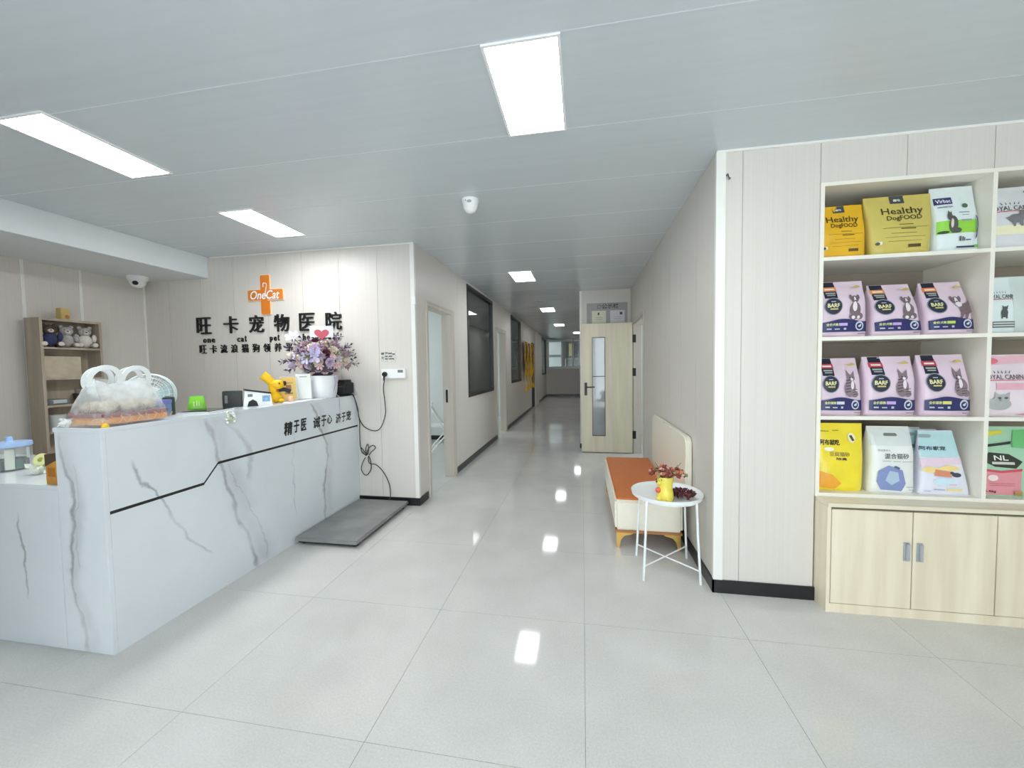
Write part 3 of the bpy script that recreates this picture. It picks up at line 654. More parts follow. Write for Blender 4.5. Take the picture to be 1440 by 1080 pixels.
for k, (c, n, s) in enumerate((((84, 36, 44), 70, .028), ((122, 52, 64), 46, .025), ((58, 50, 46), 30, .03), ((222, 196, 190), 10, .025))):
    petal_clump(MB(), (0, 0, .035), n, s, (.075, .06, .028), 60 + k).build('dried_blossom', flat(c, .8), df)
MB().tube([(-.06, .0, .01), (0, .01, .02), (.09, .03, .012)], .003, 6).build('stem', flat((72, 62, 48), .8), df)

# ---------------------------------------------------------------- white folding chair in the side room
chx = thing('folding_chair', 'white metal folding chair in the side room behind the first doorway', 'chair', (-2.21, 5.95, 0), radians(112))
for x in (-.2, .2):
    MB().tube([(x, -.22, 0), (x, -.02, .45), (x * .95, .17, .80)], .012, 8).build('leg', WHITE, chx, True)
    MB().tube([(x * .9, .22, 0), (x * .9, -.17, .44)], .012, 8).build('leg', WHITE, chx, True)
MB().box(-.19, .19, -.2, .17, .44, .465).build('seat', WHITE, chx, bevel=.008)
MB().box(-.19, .19, .12, .145, .66, .8).build('backrest', WHITE, chx, bevel=.008)
MB().tube([(-.19, .17, .80), (-.15, .18, .83), (.15, .18, .83), (.19, .17, .80)], .012, 8).build('top_rail', WHITE, chx, True)
MB().tube([(-.18, .19, .07), (.18, .19, .07)], .009, 6).build('stretcher', WHITE, chx, True)

# ---------------------------------------------------------------- pennants hanging in the corridor
GOLDC = mat('yellow_pennant_cloth', (226, 180, 44), .6, var=.12, scale=(30, 30, 30)); MAROON = mat('maroon_velvet', (92, 34, 34), .8, var=.15, scale=(20, 20, 20))
for k, (y, zt, lab) in enumerate(((10.62, 2.04, 'maroon pennant with wide yellow edge, nearest of the three in the corridor'), (11.25, 2.03, 'maroon pennant with yellow fringe, middle of the three in the corridor'), (11.88, 2.03, 'maroon pennant with yellow fringe, farthest of the three beside the dark door'))):
    o = thing('pennant', lab, 'pennant', (XL, y, 0), group='pennants hanging on the corridor wall')
    MB().tube([(.06, -.02, zt), (.06, .56, zt)], .012, 8).build('rod', GOLDC, o, True)
    w = lambda u, v: (.06 + .03 * sin(v * 9 + u * 3) * .4, .08 + .38 * u, zt - .78 * v)
    MB().grid(w, 8, 8).build('cloth', MAROON, o, True)
    MB().grid(lambda u, v: (.075 + .02 * sin(v * 8), .0 + .09 * u, zt - (.82 + .1 * u) * v), 4, 8).build('border', GOLDC, o, True)
    MB().grid(lambda u, v: (.075 + .02 * sin(v * 7), .45 + .09 * u, zt - (.92 - .1 * u) * v), 4, 8).build('border', GOLDC, o, True)
    MB().grid(lambda u, v: (.07, .06 + .42 * u, zt - .78 - (.12 + .10 * sin(u * pi)) * v), 8, 2).build('fringe', GOLDC, o, True)
    for yy, zl in ((.03, .66 + .05 * k), (.5, .7)): MB().tube(smooth_path([(.08, yy, zt), (.10, yy - .01, zt - .6), (.08, yy + .02, zt - .95), (.09, yy, zl + .12)]), .009, 6).tube([(.09, yy, zl + .14), (.09, yy, zl)], .018, 8, r1=.03).build('tassel', GOLDC, o, True)

# ---------------------------------------------------------------- bookcase with toys
bk = thing('bookcase', 'tall grey oak bookcase against the far left wall', 'bookcase', (0, 0, 0))
KX0, KX1, KY0, KY1 = -4.722, -4.555, 2.635, 3.08
MB().box(KX0, KX1, KY0, KY0 + .02, 0, 1.85).build('side_panel', OAK, bk); MB().box(KX0, KX1, KY1 - .02, KY1, 0, 1.85).build('side_panel', OAK, bk)
MB().box(KX0, KX1, KY0 + .02, KY1 - .02, 1.83, 1.85).build('top', OAK, bk)
MB().box(KX0, KX0 + .01, KY0 + .02, KY1 - .02, 0, 1.83).build('back_panel', OAK, bk)
for z in (1.58, 1.31, 1.07, .84, .5, .1): MB().box(KX0 + .01, KX1, KY0 + .02, KY1 - .02, z, z + .018).build('shelf', OAK, bk)
MB().box(KX1 - .10, KX1 - .085, KY0 + .02, KY1 - .12, 1.328, 1.52).build('inset_panel', wood_mat('pale_inset_board', (206, 194, 170), (192, 180, 156), vertical=False), bk)
def plush(label, loc, rz, s, fur, paw, shirt=None):
    o = thing('teddy_bear', label, 'plush toy', loc, rz, group='plush toys in the bookcase')
    def q(c, r): return MB().ball(tuple(x * s for x in c), tuple(x * s for x in r), 14, 10)
    q((0, 0, .07), (.055, .048, .07)).build('body', shirt or fur, o, True)
    q((0, -.005, .165), (.05, .045, .045)).build('head', fur, o, True)
    q((0, -.045, .155), (.022, .018, .018)).build('muzzle', paw, o, True)
    q((0, -.062, .16), (.007, .006, .006)).build('nose', BLACK, o, True)
    for x in (-1, 1):
        q((x * .036, 0, .205), (.018, .012, .018)).build('ear', fur, o, True)
        q((x * .018, -.042, .175), (.005, .004, .005)).build('eye', BLACK, o, True)
        q((x * .062, -.02, .10), (.02, .022, .042)).build('arm', shirt or fur, o, True)
        lg = q((x * .05, -.06, .028), (.028, .045, .027)).build('leg', fur, o, True)
        q((x * .052, -.1, .03), (.02, .008, .02)).build('paw_pad', paw, lg, True)
BROWN = mat('brown_plush', (88, 74, 66), .95, var=.2, scale=(90, 90, 90), bump=.3); GREYP = mat('grey_plush', (186, 180, 176), .95, var=.25, scale=(60, 60, 60), bump=.3)
PALEP = mat('cream_plush', (224, 216, 206), .95, var=.12, scale=(80, 80, 80), bump=.3); NAVY = mat('navy_knit', (62, 66, 104), .9, var=.2, scale=(80, 80, 80))
for nm, y, f, p, sh, lab in (('a', 2.735, BROWN, PALEP, NAVY, 'brown plush bear in a blue sweater on the top bookcase shelf'), ('b', 2.865, GREYP, PALEP, None, 'grey speckled plush toy in the middle of the top shelf'), ('c', 2.985, GREYP, PALEP, PALEP, 'pale plush toy at the right end of the top shelf')):
    plush(lab, (-4.64 if nm == 'b' else -4.615, y, 1.599), radians(70), .92, f, p, sh)
o = thing('wooden_box', 'small tan upright box on top of the bookcase', 'box', (-4.64, 2.85, 1.85)); MB().box(-.03, .03, -.032, .032, 0, .105).build('body', mat('tan_card', (206, 182, 112), .5, var=.1), o, bevel=.003); MB().ball((.03, .012, .03), (.006, .016, .018)).build('printed_mark', flat((190, 110, 80)), o, True)
o = thing('small_device', 'grey and black device on the middle bookcase shelf', 'device', (-4.64, 2.75, 1.088)); MB().box(-.07, .07, -.08, .07, 0, .05).build('base', flat((120, 126, 124)), o, bevel=.01); MB().box(-.06, -.02, -.09, -.05, .05, .11).build('handset', BLACK, o, bevel=.008); MB().box(.02, .072, -.05, .05, .01, .045).build('keypad', flat((190, 196, 194)), o, bevel=.004)
o = thing('wire_basket', 'dark basket of papers at the right of the middle bookcase shelf', 'basket', (-4.64, 2.97, 1.088)); MB().lathe([(0, 0), (.06, 0), (.075, .09), (.07, .09), (.055, .008), (0, .008)], 20).build('basket', flat((74, 68, 62), .7), o, True); MB().box(-.05, .05, -.03, .03, .05, .13).build('papers', flat((206, 200, 186)), o, bevel=.004)
o = thing('white_pot', 'white pot on the lower bookcase shelf behind the counter edge', 'pot', (-4.64, 2.76, .858)); MB().lathe([(0, 0), (.05, 0), (.062, .14), (.056, .14), (.046, .01), (0, .01)], 24).build('pot', flat((206, 210, 206)), o, True); MB().lathe([(.0, .12), (.056, .12), (.056, .125), (0, .128)], 20).build('soil', flat((70, 62, 54), .9), o)

# ---------------------------------------------------------------- built-in shelves and base cabinet
SX0, SX1, SY1 = 1.30, 3.15, 2.90
sh = thing('built_in_shelves', 'cream built-in wall shelves full of pet food bags', 'shelf', (0, 0, 0))
EDGE = mat('cream_shelf_edge', (238, 234, 222), .4, var=.02)
ZT = [.627, 1.064, 1.507, 1.947]
MB().box(SX0, SX0 + .02, YS - .006, SY1, .607, 2.352).build('side_panel', EDGE, sh); MB().box(SX1 - .02, SX1, YS - .006, SY1, .607, 2.352).build('side_panel', EDGE, sh)
MB().box(SX0 + .02, SX1 - .02, YS - .006, SY1, 2.332, 2.352).build('top_board', EDGE, sh)
MB().box(SX0, SX1, SY1, SY1 + .01, .607, 2.352).build('back_panel', wood_mat('shade_toned_back_board', (142, 131, 116), (130, 119, 105), vertical=False), sh)  # back toned darker than the boards; the recess shade is in its colour
for z in ZT: MB().box(SX0 + .02, SX1 - .02, YS - .004, SY1, z - .02, z).build('shelf_board', EDGE, sh)
for a, b in zip(ZT, ZT[1:] + [2.352]): MB().box(2.095, 2.115, YS - .003, SY1, a, b - .02).build('divider', EDGE, sh)
cb = thing('base_cabinet', 'pale maple base cabinet under the wall shelves', 'cabinet', (0, 0, 0))
FY = 2.375
MB().box(SX0, SX1, SY1, SY1 + .01, 0, .606).build('back_panel', MAPLE_IN, cb)
MB().box(SX0 + .005, SX0 + .023, FY, SY1, 0, .585).build('side_panel', MAPLE, cb); MB().box(SX1 - .02, SX1, FY, SY1, 0, .585).build('side_panel', MAPLE, cb)
MB().box(SX0 + .005, SX1, FY - .006, SY1, .585, .606).build('top', wood_mat('pale_maple_top', (236, 228, 208), (224, 214, 190), vertical=False), cb, bevel=.002)
MB().box(SX0 + .023, SX1 - .02, FY + .02, FY + .03, .05, .585).build('carcass_front', flat((120, 112, 98)), cb)
MB().box(SX0 + .023, SX1 - .02, FY + .002, FY + .02, 0, .05).build('plinth', MAPLE, cb)
for k, (a, b, hx) in enumerate(((1.327, 1.704, 1.678), (1.708, 2.075, 1.738), (2.079, 2.45, 2.42), (2.454, 2.82, 2.48), (2.824, 3.13, 3.1))):
    dr = MB().box(a, b, FY, FY + .018, .053, .572).build('door', MAPLE, cb, bevel=.0015)
    MB().box(hx - .014, hx + .014, FY - .004, FY, .31, .412).build('handle', CHROME, dr, bevel=.0015)
    MB().box(hx - .006, hx + .010, FY - .016, FY - .004, .315, .407).build('grip', CHROME, dr, bevel=.002)

# ---------------------------------------------------------------- food bags
def cut_grid(vs, fs, step=.014):
    me = bpy.data.meshes.new('cut'); me.from_pydata([(v[0], v[1], v[2] if len(v) > 2 else 0) for v in vs], [], fs)
    bm = bmesh.new(); bm.from_mesh(me); bpy.data.meshes.remove(me)
    if not bm.verts: return [], []
    for ax in (0, 1):
        lo, hi = min(v.co[ax] for v in bm.verts), max(v.co[ax] for v in bm.verts)
        k = math.floor(lo / step) + 1
        while k * step < hi:
            co = [0, 0, 0]; co[ax] = k * step; no = [0, 0, 0]; no[ax] = 1
            bmesh.ops.bisect_plane(bm, geom=bm.verts[:] + bm.edges[:] + bm.faces[:], plane_co=co, plane_no=no, dist=1e-6); k += 1
    bm.verts.index_update(); out = [tuple(v.co) for v in bm.verts], [tuple(v.index for v in f.verts) for f in bm.faces]; bm.free(); return out
class Bag:
    def __init__(s, name, label, cx, z, W, H, D, c, rz=0, wt=None, lean=0.0, cy=2.585, taper=.45, crumple=.003, seed=1, group='pet food bags on the wall shelves', rough=.38, c2=None, cat='bag', p=4.5):
        s.o = thing(name, label, cat, (cx, cy, z), rz, group=group)
        s.W, s.H, s.D, s.wt, s.lean, s.tp, s.cr, s.sd, s.p = W, H, D, wt or W * .96, lean, taper, crumple, seed, p
        n, rings = 36, []
        for i in range(25):
            h = H * i / 24; ring = []
            w, dd = s.w(h), s.d(h)
            for j in range(n):
                a = 2 * pi * j / n; ca, sa = cos(a), sin(a)
                x = w / 2 * math.copysign(abs(ca) ** (2 / p), ca)
                if sa <= 0: y = s.yf(x, h)
                else: y = dd / 2 * abs(sa) ** (2 / p) + s.lean * h
                ring.append((x, y, h))
            rings.append(ring)
        m = mat('bag_%d_%d_%d' % tuple(c), c, rough, var=.06, c2=c2, scale=(9, 9, 9), bump=.05)
        MB().loft(rings).build('pouch', m, s.o, True)
        s.k = 0
    def w(s, z): return s.W + (s.wt - s.W) * z / s.H
    def d(s, z):
        t = max(0, (z / s.H - s.tp) / (1 - s.tp)); b = min(1, .8 + z / s.H * 4)
        return max(.006, s.D * b * (1 - t ** 1.3))
    def yf(s, x, z):
        q = min(1, abs(2 * x / s.w(z))); e = (1 - q ** s.p) ** (1 / s.p)
        return -s.d(z) / 2 * e + s.lean * z + s.cr * (1 - q * q) * sin(x * 31 + s.sd) * sin(z * 27 + s.sd * 2.1)
    def X(s, u): return (u - .5) * s.W
    def _put(s, name, vs, fs, m):
        s.k += 1; off = .0010 + .0006 * s.k
        vs, fs = cut_grid(vs, fs)
        lim = lambda x, z: max(-s.w(z) / 2 * .985, min(s.w(z) / 2 * .985, x))
        MB().add([(lim(x, z), s.yf(lim(x, z), z) - off + dz, z) for x, z, dz in vs], fs).build(name, m, s.o)
    def poly(s, name, pts, c):
        pts = [(s.X(u), v * s.H) for u, v in pts]; s._put(name, pts, [tuple(range(len(pts)))], flat(c, .42))
    def rect(s, name, u0, u1, v0, v1, c): s.poly(name, [(u0, v0), (u1, v0), (u1, v1), (u0, v1)], c)
    def oval(s, name, u, v, ru, rv, c): s.poly(name, ell(u, v, ru, rv), c)
    def text(s, body, u0, u1, v0, v1, c, bold=.01, name='lettering', shear=0):
        vs, fs = text2d(body, s.X(u0), s.X(u1), v0 * s.H, v1 * s.H, bold=bold, shear=shear, res=2); s._put(name, vs, fs, flat(c, .42))
    def lines(s, c, *bars):
        vs, fs = [], []
        for u0, u1, v0, v1 in bars:
            o = len(vs); vs += [(s.X(u0), v0 * s.H), (s.X(u1), v0 * s.H), (s.X(u1), v1 * s.H), (s.X(u0), v1 * s.H)]; fs.append((o, o + 1, o + 2, o + 3))
        s._put('print_line', vs, fs, flat(c, .42))
    def shapes(s, name, polys, c):
        vs, fs = [], []
        for pts in polys:
            o = len(vs); vs += [(s.X(u), v * s.H) for u, v in pts]; fs.append(tuple(range(o, o + len(pts))))
        s._put(name, vs, fs, flat(c, .5))
def dogfood(b, u0=0.0):
    b.rect('top_tab', .36 + u0, .60 + u0, .86, .995, (66, 72, 76)); b.text('魔咕', .42 + u0, .54 + u0, .895, .94, (230, 232, 228), .03)
    b.text('Healthy', .17 + u0, .86 + u0, .63, .78, (70, 62, 30), .012); b.text('DogFOOD', .24 + u0, .82 + u0, .535, .64, (70, 62, 30), .012)
    b.lines((120, 106, 50), (.42, .66, .475, .487), (.16, .90, .43, .436), (.30, .72, .34, .346), (.2, .86, .28, .285), (.25, .8, .215, .22))
    b.rect('dark_tag', .45, .70, .405, .42, (86, 78, 40)); b.rect('weight_box', .58, .78, .11, .16, (88, 72, 34)); b.rect('white_mark', .09, .15, .17, .22, (230, 228, 214)); b.oval('dark_mark', .08, .19, .035, .025, (70, 66, 52))
b = Bag('dog_food_bag', 'bright orange-yellow dog food bag at the left end of the top shelf', 1.445, ZT[3], .232, .305, .11, (233, 182, 32), wt=.226, crumple=.006, seed=3); dogfood(b, -.02)
b = Bag('dog_food_bag', 'large khaki yellow dog food bag in the middle of the top shelf', 1.722, ZT[3], .285, .335, .12, (206, 190, 100), wt=.325, seed=5, cy=2.58); dogfood(b, 0)
b = Bag('dog_food_bag', 'white bag with a green band and blue logo next to the shelf divider', 1.985, ZT[3], .215, .362, .13, (226, 236, 236), wt=.2, seed=7, cy=2.59, p=3.5)
b.rect('green_band', .06, .9, .27, .46, (150, 214, 74)); b.rect('logo_panel', .06, .42, .72, .83, (56, 54, 112)); b.text('Virbac', .09, .39, .745, .805, (240, 240, 244), .02)
b.text('veterinary hpm', .10, .40, .655, .695, (90, 86, 110), .01); b.oval('small_mark', .66, .68, .06, .035, (90, 110, 90)); b.lines((150, 156, 160), (.5, .72, .57, .585), (.55, .7, .53, .54), (.52, .74, .44, .465))
b.shapes('printed_animal', [ell(.36, .40, .09, .13, 16), ell(.29, .52, .055, .06, 14), [(.25, .55), (.27, .62), (.31, .57)], [(.30, .57), (.335, .61), (.335, .55)], ell(.42, .31, .1, .04, 14)], (86, 88, 82))
b.shapes('printed_chest', [ell(.33, .42, .03, .07, 12)], (214, 208, 190)); b.shapes('shadow_print', [ell(.17, .29, .11, .022, 14)], (46, 70, 36))
b.lines((80, 84, 92), (.48, .51, .15, .22), (.53, .555, .15, .21), (.57, .59, .15, .2), (.61, .72, .155, .17)); b.rect('navy_strip', .42, .8, .05, .075, (56, 64, 84)); b.rect('green_tab', .8, .9, .05, .09, (120, 190, 80))
b.poly('navy_curve', [(.80, .16), (.86, .2), (.90, .36), (.88, .47), (.83, .52), (.82, .5), (.85, .44), (.86, .34), (.82, .2)], (84, 84, 140))
def royal(b, u0, u1, v, c=(60, 56, 62)):
    b.text('ROYAL CANIN', u0, u1, v, v + .075, c, .008, shear=.1)
    b.shapes('crown_emblem', [[(u0 + (u1 - u0) * (.3 + .09 * k) - .008, v + .10), (u0 + (u1 - u0) * (.3 + .09 * k) + .012, v + .10), (u0 + (u1 - u0) * (.26 + .11 * k) + .01, v + .15)] for k in range(5)], c)
    b.poly('red_underline', [(u0, v - .025), (u1, v - .015), (u1, v - .005), (u0, v - .012)], (196, 66, 74))
b = Bag('dog_food_bag', 'grey and white bag with printed dog at the right picture edge, top shelf', 2.265, ZT[3], .285, .335, .12, (222, 222, 224), seed=9)
royal(b, .02, .7, .60); b.rect('grey_field', .55, .97, .34, .62, (176, 182, 188)); b.rect('yellow_field', .03, .9, .22, .36, (240, 234, 196)); b.shapes('black_splash', [ell(.8, .9, .2, .045, 16), ell(.75, .80, .1, .03, 14)], (46, 46, 48))
b.shapes('printed_animal', [ell(.38, .46, .12, .07, 16), ell(.5, .54, .07, .05, 14), ell(.28, .47, .05, .022, 12), [(.42, .42), (.45, .34), (.49, .34), (.48, .43)], [(.32, .42), (.34, .34), (.37, .34), (.38, .42)]], (120, 120, 122))

def barf(b, animal, tab=(24, 30, 50), tagc=(228, 140, 88), band=(40, 42, 96), word='全价犬粮', du=0.0, accent=(196, 168, 224)):
    b.rect('top_tab', .12 + du, .37 + du, .69, .995, tab); b.rect('tab_badge', .10 + du, .38 + du, .82, .90, tagc)
    b.lines((232, 228, 214), (.15 + du, .34 + du, .845, .872)); b.lines((170, 176, 170), (.15 + du, .34 + du, .77, .795), (.17 + du, .33 + du, .735, .755))
    b.oval('badge_ring', .27 + du, .545, .185, .155, (150, 152, 164)); b.oval('round_badge', .27 + du, .545, .168, .14, (38, 42, 62))
    b.text('BARF', .15 + du, .39 + du, .525, .595, (240, 236, 176), .03); b.lines((206, 200, 120), (.2 + du, .36 + du, .485, .508)); b.lines((190, 192, 200), (.22 + du, .31 + du, .62, .635))
    B = (118, 100, 104); W_ = (232, 222, 226); K = (70, 60, 66)
    if animal == 'dog':
        b.shapes('printed_animal', [ell(.70, .47, .105, .14, 20), ell(.66, .35, .08, .055, 14), ell(.78, .36, .075, .06, 14), ell(.70, .66, .075, .065, 18), ell(.625, .70, .028, .045, 12), ell(.775, .70, .028, .045, 12)], B)
        b.shapes('printed_chest', [ell(.69, .53, .045, .085, 14), ell(.70, .655, .022, .05, 12), ell(.66, .34, .035, .03, 12), ell(.76, .34, .03, .03, 12)], W_); b.shapes('printed_face', [ell(.70, .63, .018, .014, 10), ell(.67, .67, .01, .01, 8), ell(.73, .67, .01, .01, 8)], K)
    elif animal == 'standing dog':
        b.shapes('printed_animal', [ell(.64, .63, .085, .07, 18), ell(.565, .67, .026, .045, 12), ell(.72, .67, .026, .045, 12), ell(.80, .47, .15, .10, 20), ell(.90, .56, .07, .05, 14), [(.70, .48), (.66, .29), (.70, .29), (.77, .42)], [(.78, .46), (.76, .27), (.80, .27), (.85, .42)]], B)
        b.shapes('printed_chest', [ell(.66, .55, .06, .05, 14), ell(.64, .63, .03, .055, 12)], W_); b.shapes('printed_face', [ell(.64, .605, .02, .014, 10), ell(.61, .65, .01, .01, 8), ell(.67, .65, .01, .01, 8)], K)
    else:
        lean = .06 if animal == 'walking cat' else 0
        b.shapes('printed_animal', [ell(.68 + lean, .47, .12, .15, 20), ell(.70, .655, .085, .06, 18), [(.62, .68), (.63, .80), (.69, .71)], [(.71, .71), (.80, .78), (.78, .67)], ell(.78 + lean, .37, .08, .055, 14)], (136, 118, 126))
        b.shapes('printed_stripe', [[(.59 + lean, .4 + .05 * k), (.69, .415 + .05 * k), (.69, .43 + .05 * k), (.585 + lean, .418 + .05 * k)] for k in range(5)] + [[(.74, .36 + .04 * k), (.84, .37 + .04 * k), (.84, .38 + .04 * k), (.74, .372 + .04 * k)] for k in range(3)], (72, 60, 70))
        b.shapes('printed_chest', [ell(.72, .53, .035, .075, 12), ell(.71, .63, .03, .025, 10)], W_); b.shapes('printed_face', [ell(.67, .66, .014, .012, 8), ell(.735, .66, .014, .012, 8)], K)
    b.poly('bottom_band', [(.06, .09), (.94, .09), (.94, .27)] + [(.94 - .88 * t, .265 + .035 * sin(pi * t) ** 2 * (1 + t)) for t in [k / 12 for k in range(1, 12)]] + [(.06, .26)], band)
    b.text(word, .12, .36, .195, .245, (214, 220, 150), .03); b.rect('band_tag', .37, .54, .195, .245, accent); b.lines((190, 196, 210), (.13, .22, .13, .155), (.28, .38, .13, .15), (.46, .51, .125, .16))
    b.oval('seal_ring', .78, .19, .085, .08, (206, 210, 220)); b.oval('seal_centre', .78, .185, .06, .055, band); b.shapes('seal_mark', [ell(.78, .185, .03, .018, 10), ell(.80, .205, .016, .014, 8)], (220, 224, 232))
    b.poly('gold_swash', [(.60, .90), (.70, .885), (.80, .92), (.86, .90), (.86, .875), (.72, .865)], (206, 184, 110)); b.lines((150, 140, 150), (.74, .9, .045, .06))
PINK = (226, 204, 218)
b = Bag('dog_food_bag', 'pink dog food bag at the left end of the second shelf', 1.452, ZT[2], .245, .318, .12, PINK, seed=2, wt=.23, taper=.6); barf(b, 'dog')
b = Bag('dog_food_bag', 'pink dog food bag, middle one of the second shelf, slumped top', 1.715, ZT[2], .25, .295, .14, PINK, seed=4, wt=.205, taper=.5, lean=.1, cy=2.59); barf(b, 'dog', tagc=(222, 150, 84))
b = Bag('dog_food_bag', 'pink dog food bag beside the divider on the second shelf', 1.968, ZT[2], .235, .296, .15, PINK, seed=6, wt=.2, taper=.4, lean=.08, cy=2.60); barf(b, 'standing dog', tagc=(230, 136, 80), accent=(190, 214, 84))
b = Bag('dog_food_bag', 'pink bag partly hidden behind two others on the second shelf', 1.86, ZT[2], .2, .24, .08, PINK, seed=8, cy=2.74)
b = Bag('cat_food_bag', 'slim white food bag with printed cat right of the divider, second shelf', 2.2, ZT[2], .135, .298, .1, (226, 238, 236), seed=10, wt=.125)
royal(b, .04, .96, .62); b.shapes('printed_animal', [ell(.55, .36, .12, .08, 14), ell(.56, .44, .09, .035, 12), [(.47, .45), (.46, .50), (.52, .47)], [(.6, .47), (.66, .50), (.65, .45)], [(.45, .26), (.5, .26), (.5, .34), (.45, .34)], [(.6, .26), (.66, .26), (.66, .34), (.6, .34)]], (84, 92, 92))
b.rect('name_panel', .12, .95, .10, .21, (92, 98, 96)); b.lines((206, 212, 208), (.18, .9, .165, .19), (.18, .9, .12, .145))
b = Bag('cat_food_bag', 'white bag standing behind the slim cat food bag, second shelf', 2.37, ZT[2], .22, .32, .1, (216, 226, 224), seed=11, cy=2.68)
b = Bag('cat_food_bag', 'pink cat food bag at the left end of the third shelf', 1.447, ZT[1], .228, .325, .12, PINK, seed=12, wt=.205, taper=.6, lean=.03); barf(b, 'cat', tagc=(190, 72, 92), word='全价猫粮', accent=(214, 216, 224))
b = Bag('cat_food_bag', 'pink cat food bag, middle one of the third shelf', 1.695, ZT[1], .25, .33, .12, PINK, seed=13, wt=.24, taper=.6); barf(b, 'cat', tagc=(196, 70, 88), word='全价猫粮')
b = Bag('cat_food_bag', 'pink cat food bag beside the divider on the third shelf', 1.958, ZT[1], .24, .335, .14, PINK, seed=14, wt=.222, taper=.5, cy=2.595); barf(b, 'walking cat', tagc=(190, 70, 90), word='全价猫粮', accent=(222, 216, 120))
b = Bag('cat_food_bag', 'pale pink and white kitten food bag right of the divider, third shelf', 2.27, ZT[1], .29, .33, .12, (234, 220, 226), seed=15, wt=.285)
b.poly('pink_top', [(.02, .82), (.98, .88), (.98, .985), (.02, .985)], (238, 190, 200)); b.oval('pink_glow', .2, .9, .12, .05, (236, 120, 140)); royal(b, .02, .62, .6, (96, 66, 82)); b.rect('pink_pill', .18, .6, .43, .54, (232, 176, 190))
b.shapes('printed_animal', [ell(.22, .2, .19, .1, 18), ell(.26, .29, .12, .07, 16), [(.15, .33), (.15, .40), (.22, .35)], [(.30, .35), (.37, .40), (.37, .32)]], (176, 178, 176)); b.shapes('printed_face', [ell(.22, .3, .03, .018, 10), ell(.32, .3, .03, .018, 10)], (92, 92, 92))
b.lines((196, 186, 194), (.6, .9, .36, .38), (.6, .9, .3, .32)); b.poly('magenta_foot', [(.45, .03), (.98, .03), (.98, .1)], (206, 120, 156))
b = Bag('litter_bag', 'crumpled bright yellow bag with black lettering on the bottom shelf', 1.455, ZT[0], .25, .385, .11, (242, 220, 56), seed=16, wt=.262, crumple=.007, rough=.3, p=3.2)
b.text('阿布就吃', .10, .50, .68, .765, (44, 36, 10), .03); b.lines((120, 100, 30), (.1, .3, .88, .89), (.38, .52, .89, .9)); b.shapes('white_print', [ell(.28, .62, .1, .03, 14)], (244, 240, 214)); b.text('豆腐猫砂', .28, .66, .52, .585, (150, 124, 40), .01); b.text('除臭', .40, .60, .465, .505, (60, 48, 20), .03)
b.oval('white_seal', .76, .79, .075, .07, (240, 234, 190)); b.poly('dark_seal_mark', [(.72, .82), (.77, .83), (.81, .75), (.76, .745)], (60, 54, 44)); b.poly('orange_patch', [(.03, .05), (.36, .03), (.5, .12), (.3, .25), (.03, .3)], (240, 168, 52))
b = Bag('litter_bag', 'white cat litter bag with blue picture and handle slot on the bottom shelf', 1.712, ZT[0], .225, .37, .13, (232, 234, 230), seed=17, wt=.21, taper=.6)
b.rect('milky_top', .02, .98, .72, .99, (216, 222, 220)); b.poly('handle_slot', [(.34, .875), (.37, .86), (.62, .86), (.65, .875), (.62, .905), (.37, .905)], (120, 124, 118))
b.text('混合猫砂', .28, .80, .53, .61, (70, 72, 74), .008); b.text('添加膨润土', .14, .42, .64, .67, (130, 134, 134), 0); b.lines((150, 156, 156), (.24, .42, .49, .497), (.46, .62, .488, .495), (.66, .9, .485, .492)); b.poly('blue_picture', [(.12, .18), (.20, .06), (.66, .04), (.74, .16), (.66, .36), (.36, .43), (.16, .34)], (132, 146, 192)); b.poly('pale_picture', [(.30, .2), (.44, .13), (.6, .2), (.56, .33), (.38, .35)], (176, 196, 216)); b.shapes('dark_picture', [[(.46, .40), (.58, .37), (.60, .40), (.5, .43)]], (92, 98, 130)); b.lines((190, 194, 190), (.76, .94, .1, .115), (.8, .94, .06, .07))
def pastel(b, full=True):
    b.rect('aqua_top', .015, .985, .58, .985, (184, 218, 222)); b.poly('handle_slot', [(.10, .92), (.14, .885), (.36, .885), (.40, .92), (.36, .94), (.14, .94)], (150, 168, 168)); b.text('阿布家宠', .12, .62, .69, .755, (44, 60, 66), .03)
    if full:
        b.poly('pink_wave', [(.015, .42), (.985, .5), (.985, .6), (.015, .56)], (232, 208, 224)); b.poly('yellow_clouds', [(.08, .38), (.2, .44), (.4, .42), (.6, .47), (.78, .44), (.8, .4), (.5, .36), (.2, .34)], (240, 214, 140))
        b.shapes('printed_house', [[(.30, .30), (.62, .28), (.62, .37), (.34, .40)]], (214, 142, 110)); b.shapes('printed_animal', [ell(.72, .32, .09, .035, 14), ell(.64, .35, .04, .022, 10)], (66, 66, 80)); b.shapes('printed_hammock', [ell(.5, .21, .24, .06, 18)], (206, 228, 240)); b.rect('yellow_label', .5, .8, .07, .105, (238, 218, 150)); b.lines((170, 170, 186), (.26, .46, .08, .095), (.08, .2, .05, .06)); b.lines((236, 190, 204), (.55, .7, .16, .18))
for k, (dy, lab) in enumerate(((0, 'pastel blue and pink cat litter bag in front of two like it, bottom shelf'), (.075, 'pastel blue litter bag, second in the row behind the front one'), (.14, 'pastel blue litter bag, rearmost against the shelf back'))):
    b = Bag('litter_bag', lab, 1.965 - .035 * k, ZT[0], .25, .345, .09 if k == 0 else .05, (226, 226, 238), seed=18 + k, wt=.165, cy=2.57 + dy, taper=.25, lean=.12 if k == 0 else .06); pastel(b, k == 0)
b = Bag('litter_bag', 'green and pink litter bag with a dark hexagon badge, right bottom shelf', 2.27, ZT[0], .29, .375, .12, (168, 208, 176), seed=22, wt=.28, rough=.25)
